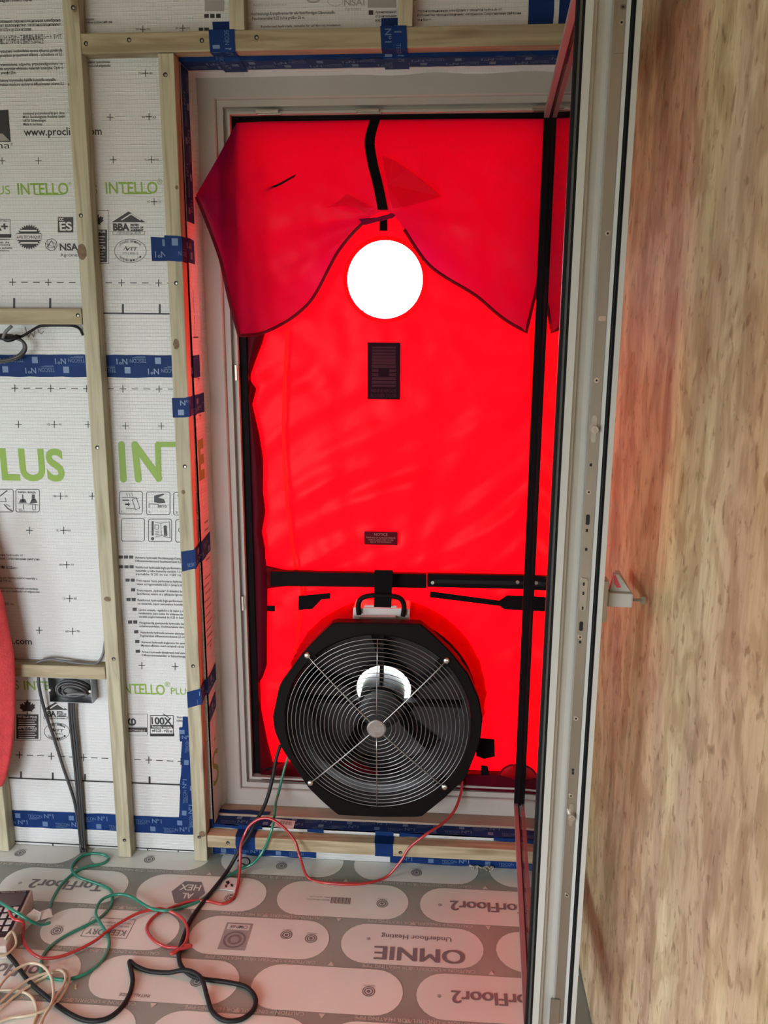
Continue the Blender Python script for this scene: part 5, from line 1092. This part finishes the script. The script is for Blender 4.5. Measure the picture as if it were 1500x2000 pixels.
put_text(g, 'DIGITAL PRESSURE GAUGE', lambda u, v: gp(gl * .945 + v, .115 - u, hh(gl * .945) + .0012), 0, 0, .10, .004); g.build('face_lettering', M['key'], face, normals=False)
MB().tube(spline([gp(.02, .010, hh(0) + .004), gp(.035, -.004, hh(0) + .014), gp(.03, -.012, .02), gp(.0, .0, .016), gp(-.01, .02, .02)], 6), .0035, 8).build('hose_stub', M['tube_clear'], gauge, smooth=True)
p = atz(72, 1800, .03)
hc = thing('paper_tag', (p.x, p.y, 0), 'crumpled pale paper tag lying against the gauge', 'tag')
def hq(pts, name):
    mb = MB(); P = [atz(x, y, zz) for x, y, zz in pts]; mb.prism(P, (0, 0, .0015)); mb.build(name, M['paper'], hc)
hq([(52, 1788, .03), (66, 1776, .034), (80, 1783, .026), (78, 1796, .012), (56, 1808, .004), (45, 1806, .01)], 'paper_fold')
hq([(78, 1781, .020), (97, 1775, .020), (103, 1790, .008), (80, 1797, .008)], 'paper_fold')
hq([(97, 1775, .020), (101, 1776, .012), (103, 1791, .004), (98, 1789, .008)], 'paper_fold')
g0, g1_, g2, g3 = [atz(x, y, .004) for x, y in ((429, 1737), (459, 1741), (466, 1716), (437, 1714))]
tg = MB().prism([g0, g1_, g2, g3], (0, 0, .0016)).build('white_card_tag', M['paper']); tag(tg, 'small white card tag with black scribbles on the floor near the cables', 'tag')
g = MB(); 
for pts in ([(440, 1722), (446, 1720), (449, 1724), (445, 1728)], [(450, 1726), (455, 1727), (455, 1732), (451, 1731)], [(440, 1728), (443, 1727), (443, 1733), (440, 1733)]): g.flat([atz(x, y, .0065) for x, y in pts])
g.build('tag_marks', M['black_ink'], tg)
ck = MB().tube(spline([atz(x, y, .010) for x, y in ((465, 1716), (466, 1695), (470, 1686), (482, 1690), (488, 1684), (484, 1676), (472, 1676), (464, 1682))], 4), .0022, 7).build('wire_clip', M['cable'], None, smooth=True); tag(ck, 'black plastic hose clip on the floor under the sill batten', 'clip')
a = [at(x, y, .0) for x, y in ((528, 1612), (533, 1600), (576, 1604), (572, 1620))]
YS = OZ0 + .0022
a = [atz(x, y, YS) for x, y in ((527, 1613), (536, 1599), (577, 1604), (572, 1621))]
st = MB().prism([a[0], a[3], a[2], a[1]], (0, 0, .0006)).build('barcode_sticker', M['paper']); tag(st, 'white barcode sticker on the taped sill beside the cables', 'sticker')
g = MB()
for k in range(12):
    u = .35 + .045 * k; p0 = a[0].lerp(a[3], u); p1 = a[1].lerp(a[2], u); q = p0.lerp(p1, .45); r = p0.lerp(p1, .85); w = (a[3] - a[0]).normalized() * (.0008 + .0008 * (k % 3 == 0)); h = Vector((0, 0, .0009)); g.flat([q + h, q + w + h, r + w + h, r + h])
g.build('barcode', M['black_ink'], st)
# splinter of wood on the floor and torn tape below the sill
sp_ = MB().tube([atz(148, 1924, .003), atz(148, 1931, .003)], .0022, 6).build('wood_splinter', mat('bare_splinter', (.65, .42, .25), .7)); tag(sp_, 'tiny bare wood splinter on the floor beside the cream tubing', 'splinter')
ins = MB()
cc = at(938, 1697, -.012)
for k in range(26):
    p0 = cc + Vector((random.uniform(-.03, .03), random.uniform(-.01, .005), random.uniform(-.012, .010))); ins.tube([p0, p0 + Vector((random.uniform(-.015, .015), random.uniform(-.006, .006), random.uniform(-.008, .012)))], .0018, 5)
o = ins.build('insulation_tuft', mat('tuft_fibre', (.42, .38, .28), .9)); tag(o, 'tuft of loose fibre poking out under the sill batten', 'tuft', kind='stuff')
# red fleece at the left edge
rows = [(1010, -46), (1030, -40), (1060, -32), (1090, -24), (1120, -14), (1150, -4), (1170, 3), (1210, 10), (1245, 17), (1275, 23), (1300, 25), (1340, 26), (1390, 26), (1430, 24), (1470, 19), (1500, 14), (1520, 10), (1535, 4), (1541, -8)]
mb = MB(); n = 48; ring = []
for k_, (py, xr) in enumerate(rows):
    c = at(-58, py, -.085); rad = (at(xr, py, -.085) - c).length; th = min(.034, .012 + rad * .25)
    ring.append([c + Vector((rad * cos(2 * pi * k / n), th * sin(2 * pi * k / n) + min(1, rad / .08) * .009 * sin(9 * cos(2 * pi * k / n) + py * .004), .006 * sin(7 * cos(2 * pi * k / n)) * (k_ > 15))) for k in range(n)])
mb.add([p for q in ring for p in q], [(i * n + k, i * n + (k + 1) % n, (i + 1) * n + (k + 1) % n, (i + 1) * n + k) for i in range(len(ring) - 1) for k in range(n)] + [tuple(range(n)), tuple((len(ring) - 1) * n + k for k in range(n))])
o = mb.build('fleece_garment', M['fleece'], None, smooth=True); tag(o, 'fuzzy red fleece hanging at the left edge of the picture', 'garment')
c = at(-58, 1008, -.085)
MB().tube(spline([c + Vector((-.008, 0, -.004)), c + Vector((-.012, .002, .02)), c + Vector((0, .006, .032)), c + Vector((.012, .002, .02)), c + Vector((.008, 0, -.004))], 5), .003, 6).build('hanging_loop', M['fleece'], o, smooth=True)
MB().tube([c + Vector((0, .06, .027)), c + Vector((0, -.012, .030))], .003, 8).build('hanging_nail', M['steel'], o)
